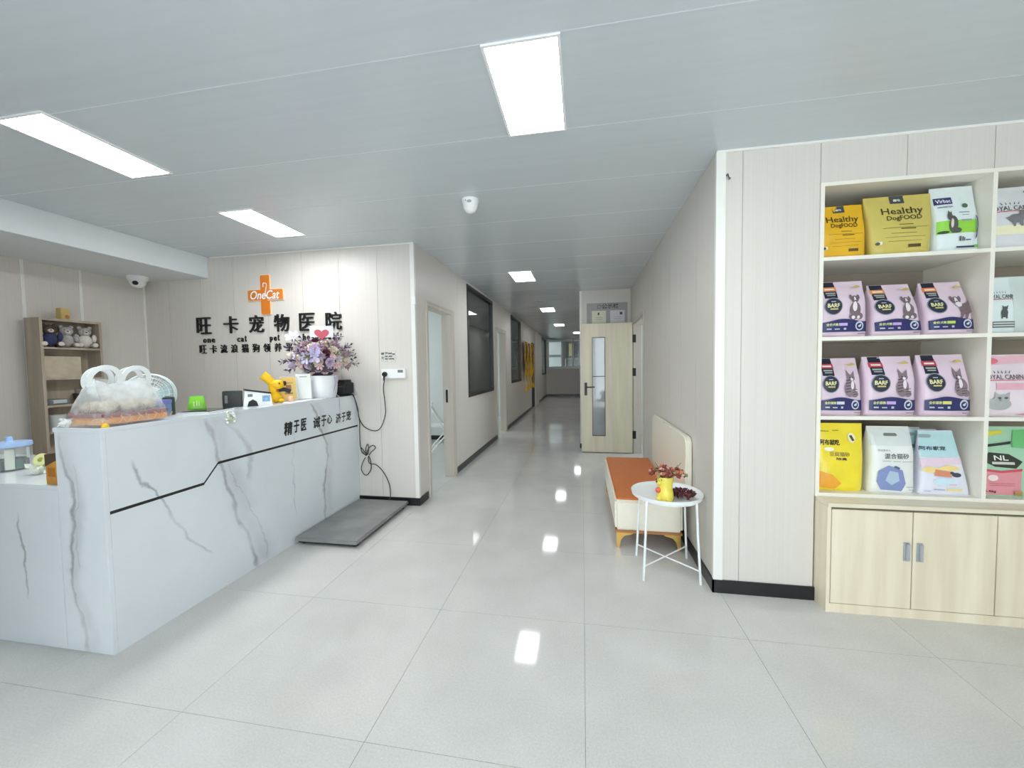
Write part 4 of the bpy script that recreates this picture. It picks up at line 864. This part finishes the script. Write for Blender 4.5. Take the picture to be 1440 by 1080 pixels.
b.rect('pink_panel', .05, .62, .03, .37, (224, 148, 156)); b.poly('red_wave', [(.05, .37), (.3, .35), (.62, .38), (.62, .42), (.3, .385), (.05, .405)], (206, 84, 100)); b.poly('dark_hexagon', [(.02, .52), (.14, .64), (.44, .62), (.62, .52), (.52, .42), (.2, .44)], (48, 52, 42)); b.text('NL', .2, .42, .53, .60, (236, 236, 228), .03); b.lines((206, 206, 196), (.16, .5, .475, .51)); b.poly('dark_strip', [(.02, .70), (.5, .76), (.52, .80), (.02, .735)], (40, 46, 40)); b.poly('yellow_slot', [(.08, .88), (.2, .93), (.42, .95), (.42, .91), (.2, .87), (.1, .85)], (224, 208, 70)); b.poly('green_pouch', [(.5, .72), (.95, .68), (.95, .97), (.6, .95)], (110, 190, 120)); b.oval('white_seal', .17, .28, .07, .045, (240, 220, 220)); b.text('2.5kg', .06, .22, .06, .10, (60, 40, 40), .03); b.lines((190, 110, 120), (.12, .5, .2, .207), (.12, .5, .17, .177)); b.rect('ochre_mark', .5, .62, .03, .1, (180, 140, 90))

# ---------------------------------------------------------------- things on the reception counter
T = CT
BAGF = clear_mat('milky_plastic_film', (242, 246, 246), .3, .3)
nt = BAGF.node_tree; g_ = N(nt, 'ShaderNodeNewGeometry'); sp_ = N(nt, 'ShaderNodeSeparateXYZ'); nt.links.new(g_.outputs['Position'], sp_.inputs[0])
nz_ = N(nt, 'ShaderNodeTexNoise', i_Scale=28.0, i_Detail=3.0); nt.links.new(g_.outputs['Position'], nz_.inputs['Vector'])
mr_ = N(nt, 'ShaderNodeMapRange'); mr_.inputs[1].default_value = T + .05; mr_.inputs[2].default_value = T + .21; mr_.inputs[3].default_value = .16; mr_.inputs[4].default_value = .62; nt.links.new(sp_.outputs[2], mr_.inputs[0])
ml_ = N(nt, 'ShaderNodeMath', operation='MULTIPLY_ADD'); ml_.inputs[1].default_value = .5; ml_.inputs[2].default_value = -.22; nt.links.new(nz_.outputs[0], ml_.inputs[0])
ad_ = N(nt, 'ShaderNodeMath', operation='ADD', use_clamp=True); nt.links.new(mr_.outputs[0], ad_.inputs[0]); nt.links.new(ml_.outputs[0], ad_.inputs[1]); nt.links.new(ad_.outputs[0], nt.nodes['Principled BSDF'].inputs['Alpha'])
pb = thing('plastic_carrier_bag', 'translucent white carrier bag holding fruit boxes on the counter corner', 'bag', (-2.385, 1.675, T))
rings = []
for i in range(13):
    t = i / 12; z = .005 + .215 * t; a, c_ = .125 - .085 * t ** 1.6, .178 - .05 * t ** 1.6
    rings.append([((a + .006 * sin(9 * q + 7 * t) * (.3 + t)) * math.copysign(abs(cos(q)) ** (.33 + .3 * t), cos(q)), (c_ + .006 * sin(11 * q + 6 * t) * (.3 + t)) * math.copysign(abs(sin(q)) ** (.33 + .3 * t), sin(q)), z + .015 * sin(4 * q) * t) for q in [2 * pi * j / 40 for j in range(40)]])
MB().loft(rings, cap=False).build('film', BAGF, pb, True)
HND = mat('white_bag_handle', (244, 248, 248), .35, var=.03)
for yc, rr, dx in ((-.075, .066, .022), (-.07, .058, -.03), (.065, .064, .022), (.07, .056, -.03)):
    pts = [(dx + .012 * sin(a), yc + rr * 1.0 * cos(a), .225 + rr * sin(a)) for a in [2 * pi * k / 28 for k in range(28)]]
    mb = MB(); ringsq = []
    for k, p in enumerate(pts):
        a = 2 * pi * k / 28; u = Vector((0, cos(a), sin(a))); q = Vector(p); w = .011; h = .004
        ringsq.append([q + u * w + Vector((h, 0, 0)), q + u * w - Vector((h, 0, 0)), q - u * w - Vector((h, 0, 0)), q - u * w + Vector((h, 0, 0))])
    mb.loft(ringsq, closed=True).build('handle', HND, pb, True)
MB().box(-.105, .105, -.15, .155, .008, .04).build('fruit_tray', mat('orange_tray', (236, 170, 92), .5, var=.15, scale=(30, 30, 30)), pb, bevel=.006)
MB().box(-.107, .107, -.152, .157, .041, .062).build('red_band', mat('wine_red_card', (150, 84, 84), .5, var=.1), pb, bevel=.003)
for k, (x, y) in enumerate([(-.05, -.09), (.05, -.09), (-.05, 0), (.05, .0), (-.05, .09), (.05, .09)]): MB().ball((x * .9, y, .092), (.04, .043, .03), 14, 9).build('fruit', mat('fruit_skin', (214, 204, 176), .6, c2=(170, 140, 104), scale=(40, 40, 40)), pb, True)
mb = MB()
for k in range(7): mb.tube(smooth_path([(.112 + .004 * sin(k), -.12 + .04 * k, .05), (.118, -.11 + .04 * k + .02 * sin(k * 3), .03), (.114, -.09 + .04 * k, .012), (.118, -.07 + .04 * k, .04)], 4), .0022, 5)
mb.build('string_net', mat('orange_string', (226, 160, 90), .6), pb)
MB().ball((.125, -.155, .004), (.012, .016, .016), 12, 8).build('yellow_knot', flat((244, 196, 40)), pb, True)
tg = MB()
petal_clump(tg, (0, 0, .022), 26, .03, (.03, .025, .016), 77)
o = tag(tg.build('tissue', mat('tissue_paper', (244, 246, 246), .8, var=.03)), 'crumpled white tissue on the counter end behind the carrier bag', 'tissue'); o.location = (-2.52 + .03, 1.512, T)
fn = thing('desk_fan', 'white round desk fan behind the carrier bag', 'fan', (-2.74, 2.1, .755), radians(38))
MB().lathe([(0, 0), (.1, 0), (.1, .015), (.03, .03), (.02, .035), (0, .035)], 24).build('base', WHITE, fn, True)
MB().tube([(0, 0, .03), (0, 0, .38)], .013, 10).build('pole', WHITE, fn, True)
MB().lathe([(0, 0), (.04, 0), (.045, .03), (.035, .09), (0, .1)], 20).xf(Matrix.Translation((0, .01, .47)) @ Matrix.Rotation(-pi / 2, 4, 'X')).build('motor', WHITE, fn, True)
FANG = mat('pale_fan_grille', (226, 240, 240), .4)
for nm, yy in (('front_grille', -.075), ('rear_grille', .01)):
    mb = MB()
    for r in (.03, .055, .08, .105, .128): mb.tube([(r * cos(2 * pi * k / 32), yy * (1 - .5 * (r / .13) ** 2), .47 + r * sin(2 * pi * k / 32)) for k in range(32)], .0022 if r < .12 else .005, 5, True)
    for k in range(24): a = 2 * pi * k / 24; mb.tube([(.03 * cos(a), yy, .47 + .03 * sin(a)), (.08 * cos(a), yy * .8, .47 + .08 * sin(a)), (.128 * cos(a), yy * .5, .47 + .128 * sin(a))], .0014, 4)
    mb.build(nm, FANG, fn, True)
for k in range(3):
    a0 = 2 * pi * k / 3
    MB().grid(lambda u, v: ((.02 + .095 * u) * cos(a0 + (v - .5) * 1.5 * (.6 + .4 * u)), -.03 + .025 * (v - .5), .47 + (.02 + .095 * u) * sin(a0 + (v - .5) * 1.5 * (.6 + .4 * u))), 6, 6).build('blade', clear_mat('pale_blue_blade', (196, 226, 228), .75), fn, True)
MB().lathe([(0, 0), (.03, 0), (.03, .006), (0, .008)], 20).xf(Matrix.Translation((0, -.076, .47)) @ Matrix.Rotation(pi / 2, 4, 'X')).build('hub_cap', FANG, fn, True)
o = thing('tissue_pack', 'blue tissue pack standing on the counter right of the fan', 'box', (-2.46, 1.925, T), radians(20)); MB().box(-.045, .045, -.04, .04, 0, .075).build('body', mat('steel_blue_card', (112, 142, 184), .45, var=.1), o, bevel=.004); MB().box(-.047, .047, -.042, .042, .072, .098).build('lid', mat('violet_blue_card', (120, 126, 196), .45, var=.06), o, bevel=.004); MB().box(-.03, -.01, -.0415, -.04, .004, .07).build('white_label', WHITE, o)
o = thing('dark_canister', 'dark green canister behind the blue tissue pack', 'canister', (-2.495, 2.01, T)); MB().lathe([(0, 0), (.03, 0), (.03, .1), (.026, .108), (0, .11)], 20).build('body', flat((52, 64, 54)), o, True); MB().lathe([(.012, .108), (.016, .118), (0, .122)], 12).build('cap', flat((190, 194, 190)), o, True)
b = Bag('snack_packet', 'small bright green packet on the counter beside a black tablet', -2.455, T + .016, .10, .088, .045, (126, 204, 52), rz=radians(40), wt=.07, cy=2.155, seed=31, crumple=.004, group='packets', rough=.3); b.lines((206, 234, 150), (.35, .4, .25, .6), (.5, .55, .3, .65), (.62, .66, .3, .6)); del b.o['group']
o = thing('tablet', 'black tablet with white edge lying flat on the counter under the green packet', 'tablet', (-2.405, 2.19, T), radians(12)); MB().box(-.085, .085, -.12, .12, 0, .009).build('body', flat((226, 228, 226)), o, bevel=.002); MB().box(-.082, .082, -.117, .117, .009, .0125).build('screen', mat('dark_screen', (30, 40, 36), .12), o)
o = thing('bead_ornament', 'small white beaded ornament hanging over the counter front edge', 'ornament', (CX + .004, 2.17, T - .03))
rnd = random.Random(5)
for k in range(22): MB().ball((.008 + rnd.uniform(0, .012), rnd.uniform(-.032, .032), rnd.uniform(-.035, .03)), rnd.uniform(.005, .010), 8, 6).build('bead', flat(((228, 232, 218), (196, 206, 176), (240, 240, 236))[k % 3], .25), o, True)
MB().tube(smooth_path([(-.03, 0, .032), (.004, 0, .035), (.012, 0, .02)]), .003, 6).build('loop', flat((224, 228, 214)), o)
o = thing('black_terminal', 'black upright terminal beside the white card reader on the counter', 'device', (-2.49, 2.455, T), radians(30)); MB().box(-.06, .06, -.012, .012, 0, .118).build('body', BLACK, o, bevel=.004); MB().box(-.045, -.027, -.0135, -.012, .03, .085).build('slot', flat((110, 112, 112)), o); MB().box(-.05, .05, -.01, .03, 0, .01).build('foot', BLACK, o)
o = thing('card_reader', 'white and black card reader box on the counter beside the yellow toy', 'device', (-2.40, 2.575, T), radians(48))
prof = [(-.09, 0), (-.065, 0), (-.055, .035), (-.03, .05), (-.005, .035), (.005, 0), (.095, 0), (.085, .085), (-.075, .115)]
MB().prism(prof, lambda a, c: (a, -.045, c), lambda a, c: (a, .07, c)).build('housing', WHITE, o)
MB().prism([(-.064, .001), (-.054, .034), (-.03, .049), (-.006, .034), (.004, .001)], lambda a, c: (a, -.043, c), lambda a, c: (a, .068, c)).build('recess', BLACK, o)
MB().prism([(-.077, .116), (.087, .086), (.087, .096), (-.077, .128)], lambda a, c: (a, -.05, c), lambda a, c: (a, .075, c)).build('top_cover', BLACK, o); MB().prism([(-.04, .122), (.04, .107), (.04, .109), (-.04, .124)], lambda a, c: (a, -.02, c), lambda a, c: (a, .045, c)).build('window', flat((206, 208, 206)), o)
MB().box(.03, .08, -.0465, -.045, .03, .075).build('sticker', mat('blue_sticker', (150, 190, 214), .4, c2=(110, 150, 190), scale=(60, 60, 60)), o); MB().box(-.06, -.03, -.0465, -.045, .07, .09).build('keys', flat((120, 124, 124)), o)
ty = thing('toy_figure', 'yellow vinyl animal toy with black nose standing on the counter', 'toy', (-2.43, 2.80, T), radians(40))
VY = mat('yellow_vinyl', (246, 196, 20), .3, var=.05, scale=(15, 15, 15))
MB().ball((0, 0, .045), (.042, .04, .045)).build('body', VY, ty, True)
MB().tube(smooth_path([(0, 0, .06), (-.012, 0, .1), (-.012, 0, .14)]), .034, 14, r1=.04).build('neck', VY, ty, True)
MB().ball((.01, -.01, .145), (.052, .042, .042)).build('head', VY, ty, True)
MB().tube(smooth_path([(-.02, 0, .155), (-.06, .0, .20), (-.09, .0, .225)]), .03, 12, r1=.036).build('ear', VY, ty, True)
MB().ball((.062, -.012, .155), (.014, .018, .02)).build('nose', BLACK, ty, True); MB().ball((.025, -.046, .155), (.006, .005, .008), 8, 6).build('eye', BLACK, ty, True)
MB().tube([(.0, -.02, .1), (.06, -.02, .105), (.1, -.015, .085)], .014, 8, r1=.02).build('scarf', BLACK, ty, True); MB().ball((.012, -.03, .095), (.01, .008, .01), 8, 6).build('bell', flat((226, 90, 40)), ty, True)
for x in (-.035, .035): MB().ball((x, -.025, .02), (.024, .03, .02)).build('foot', VY, ty, True)
for x, nm, lab in ((-.095, 0, 'small pink round charm left of the yellow toy'), (.10, 1, 'small peach round charm right of the yellow toy')):
    q = Matrix.Rotation(radians(40), 3, 'Z') @ Vector((x, -.03, 0))
    o = thing('round_charm', lab, 'ornament', (-2.43 + q.x, 2.80 + q.y, T)); MB().ball((0, 0, .028), (.024, .02, .028)).build('body', flat((244, 196, 160) if nm else (244, 168, 130)), o, True)
    for dx in (-.008, .008): MB().ball((dx + .012, -.014, .034), .003, 6, 4).build('eye', BLACK, o, True)
def card_stand(label, loc, rz, w, h, frame, face, head, lines):
    o = thing('card_stand', label, 'card stand', loc, rz); M_ = Matrix.Rotation(radians(-16), 4, 'X')
    MB().box(-w / 2, w / 2, 0, .006, .004, h).xf(M_).build('card', frame, o, bevel=.002)
    MB().box(-w / 2 + .008, w / 2 - .008, -.001, 0, .012, h - .008).xf(M_).build('face', face, o)
    mb = MB()
    for x0, x1, z0, z1 in lines: mb.box(x0, x1, -.0016, -.001, z0, z1)
    mb.xf(M_).build('print', head, o)
    MB().box(-w / 2 + .01, w / 2 - .01, .0, .075, 0, .004).build('foot', clear_mat('acrylic', (230, 236, 236), .4), o)
card_stand('gold card in a clear stand on the counter beside the yellow toy', (-2.425, 2.935, T), radians(42), .13, .215, clear_mat('acrylic', (230, 236, 236), .4), mat('gold_card', (204, 184, 116), .5, c2=(216, 178, 92), scale=(6, 6, 6)), flat((150, 110, 70)), [(-.035, .035, .155, .16), (-.02, .02, .10, .14), (-.03, .03, .06, .075)])
card_stand('white card in a clear stand left of the flower pot', (-2.375, 3.055, T), radians(42), .13, .24, clear_mat('acrylic', (230, 236, 236), .4), flat((226, 230, 226)), flat((150, 154, 154)), [(-.03, .03, .205, .212)])
tr = tag(MB().box(-.055, .055, -.2, .2, 0, .004).build('name_strip', WHITE, None, bevel=.001), 'flat white strip lying along the counter edge before the card stands', 'sign'); tr.location = (CX - .065, 2.98, T)
MB().box(.03, .04, -.03, .04, .004, .0045).build('print_line', INK, tr)

# flower arrangement
fa = thing('flower_arrangement', 'white pot of lilac and cream flowers at the right end of the counter', 'flowers', (-2.392, 3.315, T))
MB().lathe([(0, 0), (.118, 0), (.132, .05), (.138, .12), (.134, .19), (.138, .205), (.13, .207), (.126, .19), (.126, .02), (0, .02)], 40).build('pot', mat('white_glazed_pot', (240, 242, 244), .3, var=.02), fa, True)
MB().lathe([(0, .185), (.126, .185), (.126, .19), (0, .2)], 24).build('floral_foam', flat((90, 84, 70), .9), fa)
def rose_me(name, c, c2):
    mb = MB(); rnd = random.Random(name)
    for ringn, n, r, tilt in ((0, 5, 1.0, .95), (1, 5, .72, .55), (2, 4, .42, .2)):
        for k in range(n):
            a = 2 * pi * k / n + ringn * .5
            def pt(u, v):
                aa = a + (u - .5) * 1.5; rr = r * (.25 + .75 * v ** .7) * (1 + .08 * sin(u * 9)); z = (v ** 1.5) * (1.1 - tilt * .8) + (.12 if .2 < u < .8 else 0) * v
                return (rr * cos(aa), rr * sin(aa), z - .2)
            mb.grid(pt, 3, 2)
    mb.ball((0, 0, .15), (.25, .25, .4), 8, 5)
    return mb.mesh(name, mat(name + '_petal', c, .6, c2=c2, scale=(60, 60, 60)), True)
def bloom_me(name, c):
    mb = MB()
    for k in range(6):
        a = 2 * pi * k / 6
        mb.grid(lambda u, v: ((v * cos(a + (u - .5) * 1.0 * sin(v * pi * .75 + .35))), (v * sin(a + (u - .5) * 1.0 * sin(v * pi * .75 + .35))), .35 * v * v - .12 * sin(u * pi)), 3, 3)
    return mb.mesh(name, mat(name + '_petal', c, .55, var=.12, scale=(50, 50, 50)), True)
def sprig_me(name, c, n=9):
    mb = MB(); mb.tube([(0, 0, -.6), (0, 0, 1)], .03, 5)
    for k in range(n):
        a = k * 2.4; z = -.3 + 1.3 * k / n
        u = Vector((cos(a) * .75, sin(a) * .75, .6)); w = Vector((-sin(a), cos(a), 0)) * .13; p = Vector((0, 0, z))
        mb.add([p, p + u * .3 + w, p + u * .62, p + u * .3 - w], [(0, 1, 2), (0, 2, 3)])
    return mb.mesh(name, mat(name + '_leaf', c, .7, var=.2, scale=(40, 40, 40)))
FL = [('rose', rose_me('lilac_rose', (222, 206, 222), (200, 180, 206)), .047, 11), ('rose', rose_me('cream_rose', (236, 228, 210), (226, 214, 198)), .044, 11), ('rose', rose_me('dusty_rose', (196, 164, 172), (180, 150, 160)), .04, 8), ('rose', rose_me('plum_rose', (116, 62, 84), (90, 44, 66)), .036, 2),
      ('blossom', bloom_me('violet_bloom', (212, 206, 238)), .062, 4), ('blossom', bloom_me('pink_bloom', (230, 196, 196)), .035, 10), ('blossom', bloom_me('grey_lilac_bloom', (188, 172, 190)), .035, 14),
      ('leaf_sprig', sprig_me('dark_sprig', (78, 68, 98)), .075, 12), ('leaf_sprig', sprig_me('mauve_sprig', (150, 130, 146)), .07, 18), ('leaf_sprig', sprig_me('olive_sprig', (112, 112, 92)), .07, 10), ('berry', MB().ball((0, 0, 0), 1, 8, 6).mesh('berry', flat((236, 222, 180)), True), .012, 14)]
rnd = random.Random(21); gi = 0; tot = sum(f[3] for f in FL); pts = []
for nm, me, s, n in FL:
    for k in range(n):
        gi += 1; best = None
        for _ in range(30):
            d_ = Vector((rnd.gauss(0, 1), rnd.gauss(0, 1), rnd.gauss(.25, .9))).normalized()
            if d_.z < -.45 or d_.y > .75: continue
            dist = min([(d_ - p).length for p in pts] or [9])
            if best is None or dist > best[0]: best = (dist, d_)
        d_ = best[1]; pts.append(d_); rad = rnd.uniform(.82, 1.05) if nm != 'leaf_sprig' else rnd.uniform(.9, 1.12)
        p = Vector((d_.x * .25 * rad, d_.y * .2 * rad, .36 + d_.z * .165 * rad))
        q = d_.to_track_quat('Z', 'Y'); sc_ = s * rnd.uniform(.85, 1.2)
        link(nm, me, fa, p, q.to_euler(), (sc_, sc_, sc_))
for k in range(16):
    a = 2 * pi * k / 16; link('filler_blossom', FL[5 + k % 2][1], fa, (.14 * cos(a), .12 * sin(a), .225 + .02 * (k % 2)), (.6, 0, a + pi / 2), (.03, .03, .03))
MB().tube([(0, 0, .3), (-.15, -.05, .48), (-.22, -.08, .56)], .004, 6).build('stem', flat((110, 116, 96)), fa); link('blossom', FL[4][1], fa, (-.22, -.08, .565), (.9, 0, .2), (.065, .065, .065))
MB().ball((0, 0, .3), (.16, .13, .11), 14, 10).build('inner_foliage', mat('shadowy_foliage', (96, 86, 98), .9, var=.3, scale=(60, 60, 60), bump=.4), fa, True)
cd = Matrix.Translation((.02, .0, .5)) @ Matrix.Rotation(radians(30), 4, 'Z')
MB().box(-.10, .10, -.001, .001, .06, .165).xf(cd).build('greeting_card', clear_mat('clear_card', (244, 246, 246), .55), fa)
heart = [(.05 * 1.05 * sin(t) ** 3 * 1.2, .12 + .0035 * (13 * cos(t) - 5 * cos(2 * t) - 2 * cos(3 * t) - cos(4 * t)) - .03) for t in [2 * pi * k / 28 for k in range(28)]]
MB().prism(heart, lambda a, c: (a, -.003, c), lambda a, c: (a, -.0015, c)).xf(cd).build('red_heart', flat((196, 84, 98)), fa)
MB().tube([(0, .002, -.12), (0, .002, .07)], .003, 6).xf(cd).build('card_stick', flat((226, 226, 220)), fa)
RB = mat('lilac_ribbon', (186, 176, 194), .4, var=.08)
for k, (dy, L_) in enumerate(((.0, -.17), (.03, .02))):
    MB().grid(lambda u, v: (.134 + .012 * u * sin(v * 5 + k) + .008, dy - .02 + .014 * u + .012 * sin(v * 6 + k), .20 - (.20 - L_) * v if L_ > 0 else .20 - .19 * v), 2, 12).build('ribbon', RB, fa, True)
MB().tube(smooth_path([(.142, .02, .02), (.155, .03, .004), (.158, .03, -.08), (.158, .035, -.17)]), .004, 6).build('ribbon_tail', RB, fa, True)
pc = thing('black_pouch', 'black zipped equipment pouch at the right end of the counter', 'bag', (-2.345, 3.545, T), radians(4))
MB().box(-.11, .098, -.09, .085, 0, .15).build('body', mat('black_nylon', (34, 34, 36), .7, var=.2, scale=(60, 60, 60), bump=.1), pc, bevel=.025, seg=3)
MB().box(-.085, .075, -.068, .06, .147, .156).build('flap', mat('black_nylon', (34, 34, 36)), pc, bevel=.004); MB().box(.0, .06, -.092, -.09, .09, .096).build('zip', flat((90, 90, 92)), pc)

# ---------------------------------------------------------------- things on the low desk
jr = thing('storage_jar', 'clear jar of coloured packets with a pale blue lid on the low desk', 'jar', (-3.235, 1.71, .82))
MB().lathe([(0, 0), (.082, 0), (.085, .006), (.085, .135), (.081, .135), (.081, .008), (0, .008)], 32).build('jar_body', clear_mat('jar_plastic', (214, 226, 222), .14, .05), jr, True)
MB().lathe([(0, .135), (.086, .135), (.088, .14), (.086, .158), (.02, .162), (.014, .168), (.014, .19), (0, .192)], 32).build('lid', mat('pale_blue_plastic', (166, 196, 236), .35, var=.03), jr, True)
for k, c in enumerate([(34, 84, 44), (62, 44, 92), (214, 218, 200), (40, 116, 76), (36, 38, 46), (200, 208, 206), (52, 96, 40), (66, 62, 60), (226, 226, 210), (30, 92, 60), (84, 56, 84), (206, 212, 196)]):
    a = 2 * pi * k / 12; MB().box(-.018, .018, -.006, .006, .01, .062 + .06 * (k % 3 == 2)).xf(Matrix.Rotation(a, 4, 'Z') @ Matrix.Translation((0, .066, 0))).build('packet', flat(c), jr, bevel=.002)
o = thing('tape_roll', 'pale yellow round roll leaning on a crumpled wrapper on the low desk', 'roll', (-2.93, 1.68, .82), radians(25)); MB().lathe([(.013, 0), (.03, 0), (.034, .004), (.034, .024), (.03, .028), (.013, .028), (.013, 0)], 28).xf(Matrix.Translation((0, 0, .07)) @ Matrix.Rotation(radians(70), 4, 'X')).build('roll', mat('pale_lemon', (224, 226, 158), .5, var=.06), o, True); petal_clump(MB(), (0, -.02, .03), 34, .035, (.035, .025, .022), 91).build('wrapper', clear_mat('pale_wrapper', (236, 240, 226), .8), o)
o = thing('amber_carton', 'amber brown carton standing against the counter end on the low desk', 'box', (-2.575, 1.535, .82)); MB().box(-.04, .04, -.035, .035, 0, .125).build('body', mat('amber_card', (206, 150, 66), .4, var=.25, scale=(14, 14, 14)), o, bevel=.003); MB().prism([(-.04, .09), (.04, .125), (.04, .16), (-.04, .15)], lambda a, c: (a, -.036, c), lambda a, c: (a, .036, c)).build('dark_top', flat((84, 66, 50)), o); MB().box(-.025, .02, -.0365, -.035, .04, .085).build('printed_label', flat((176, 112, 46)), o)
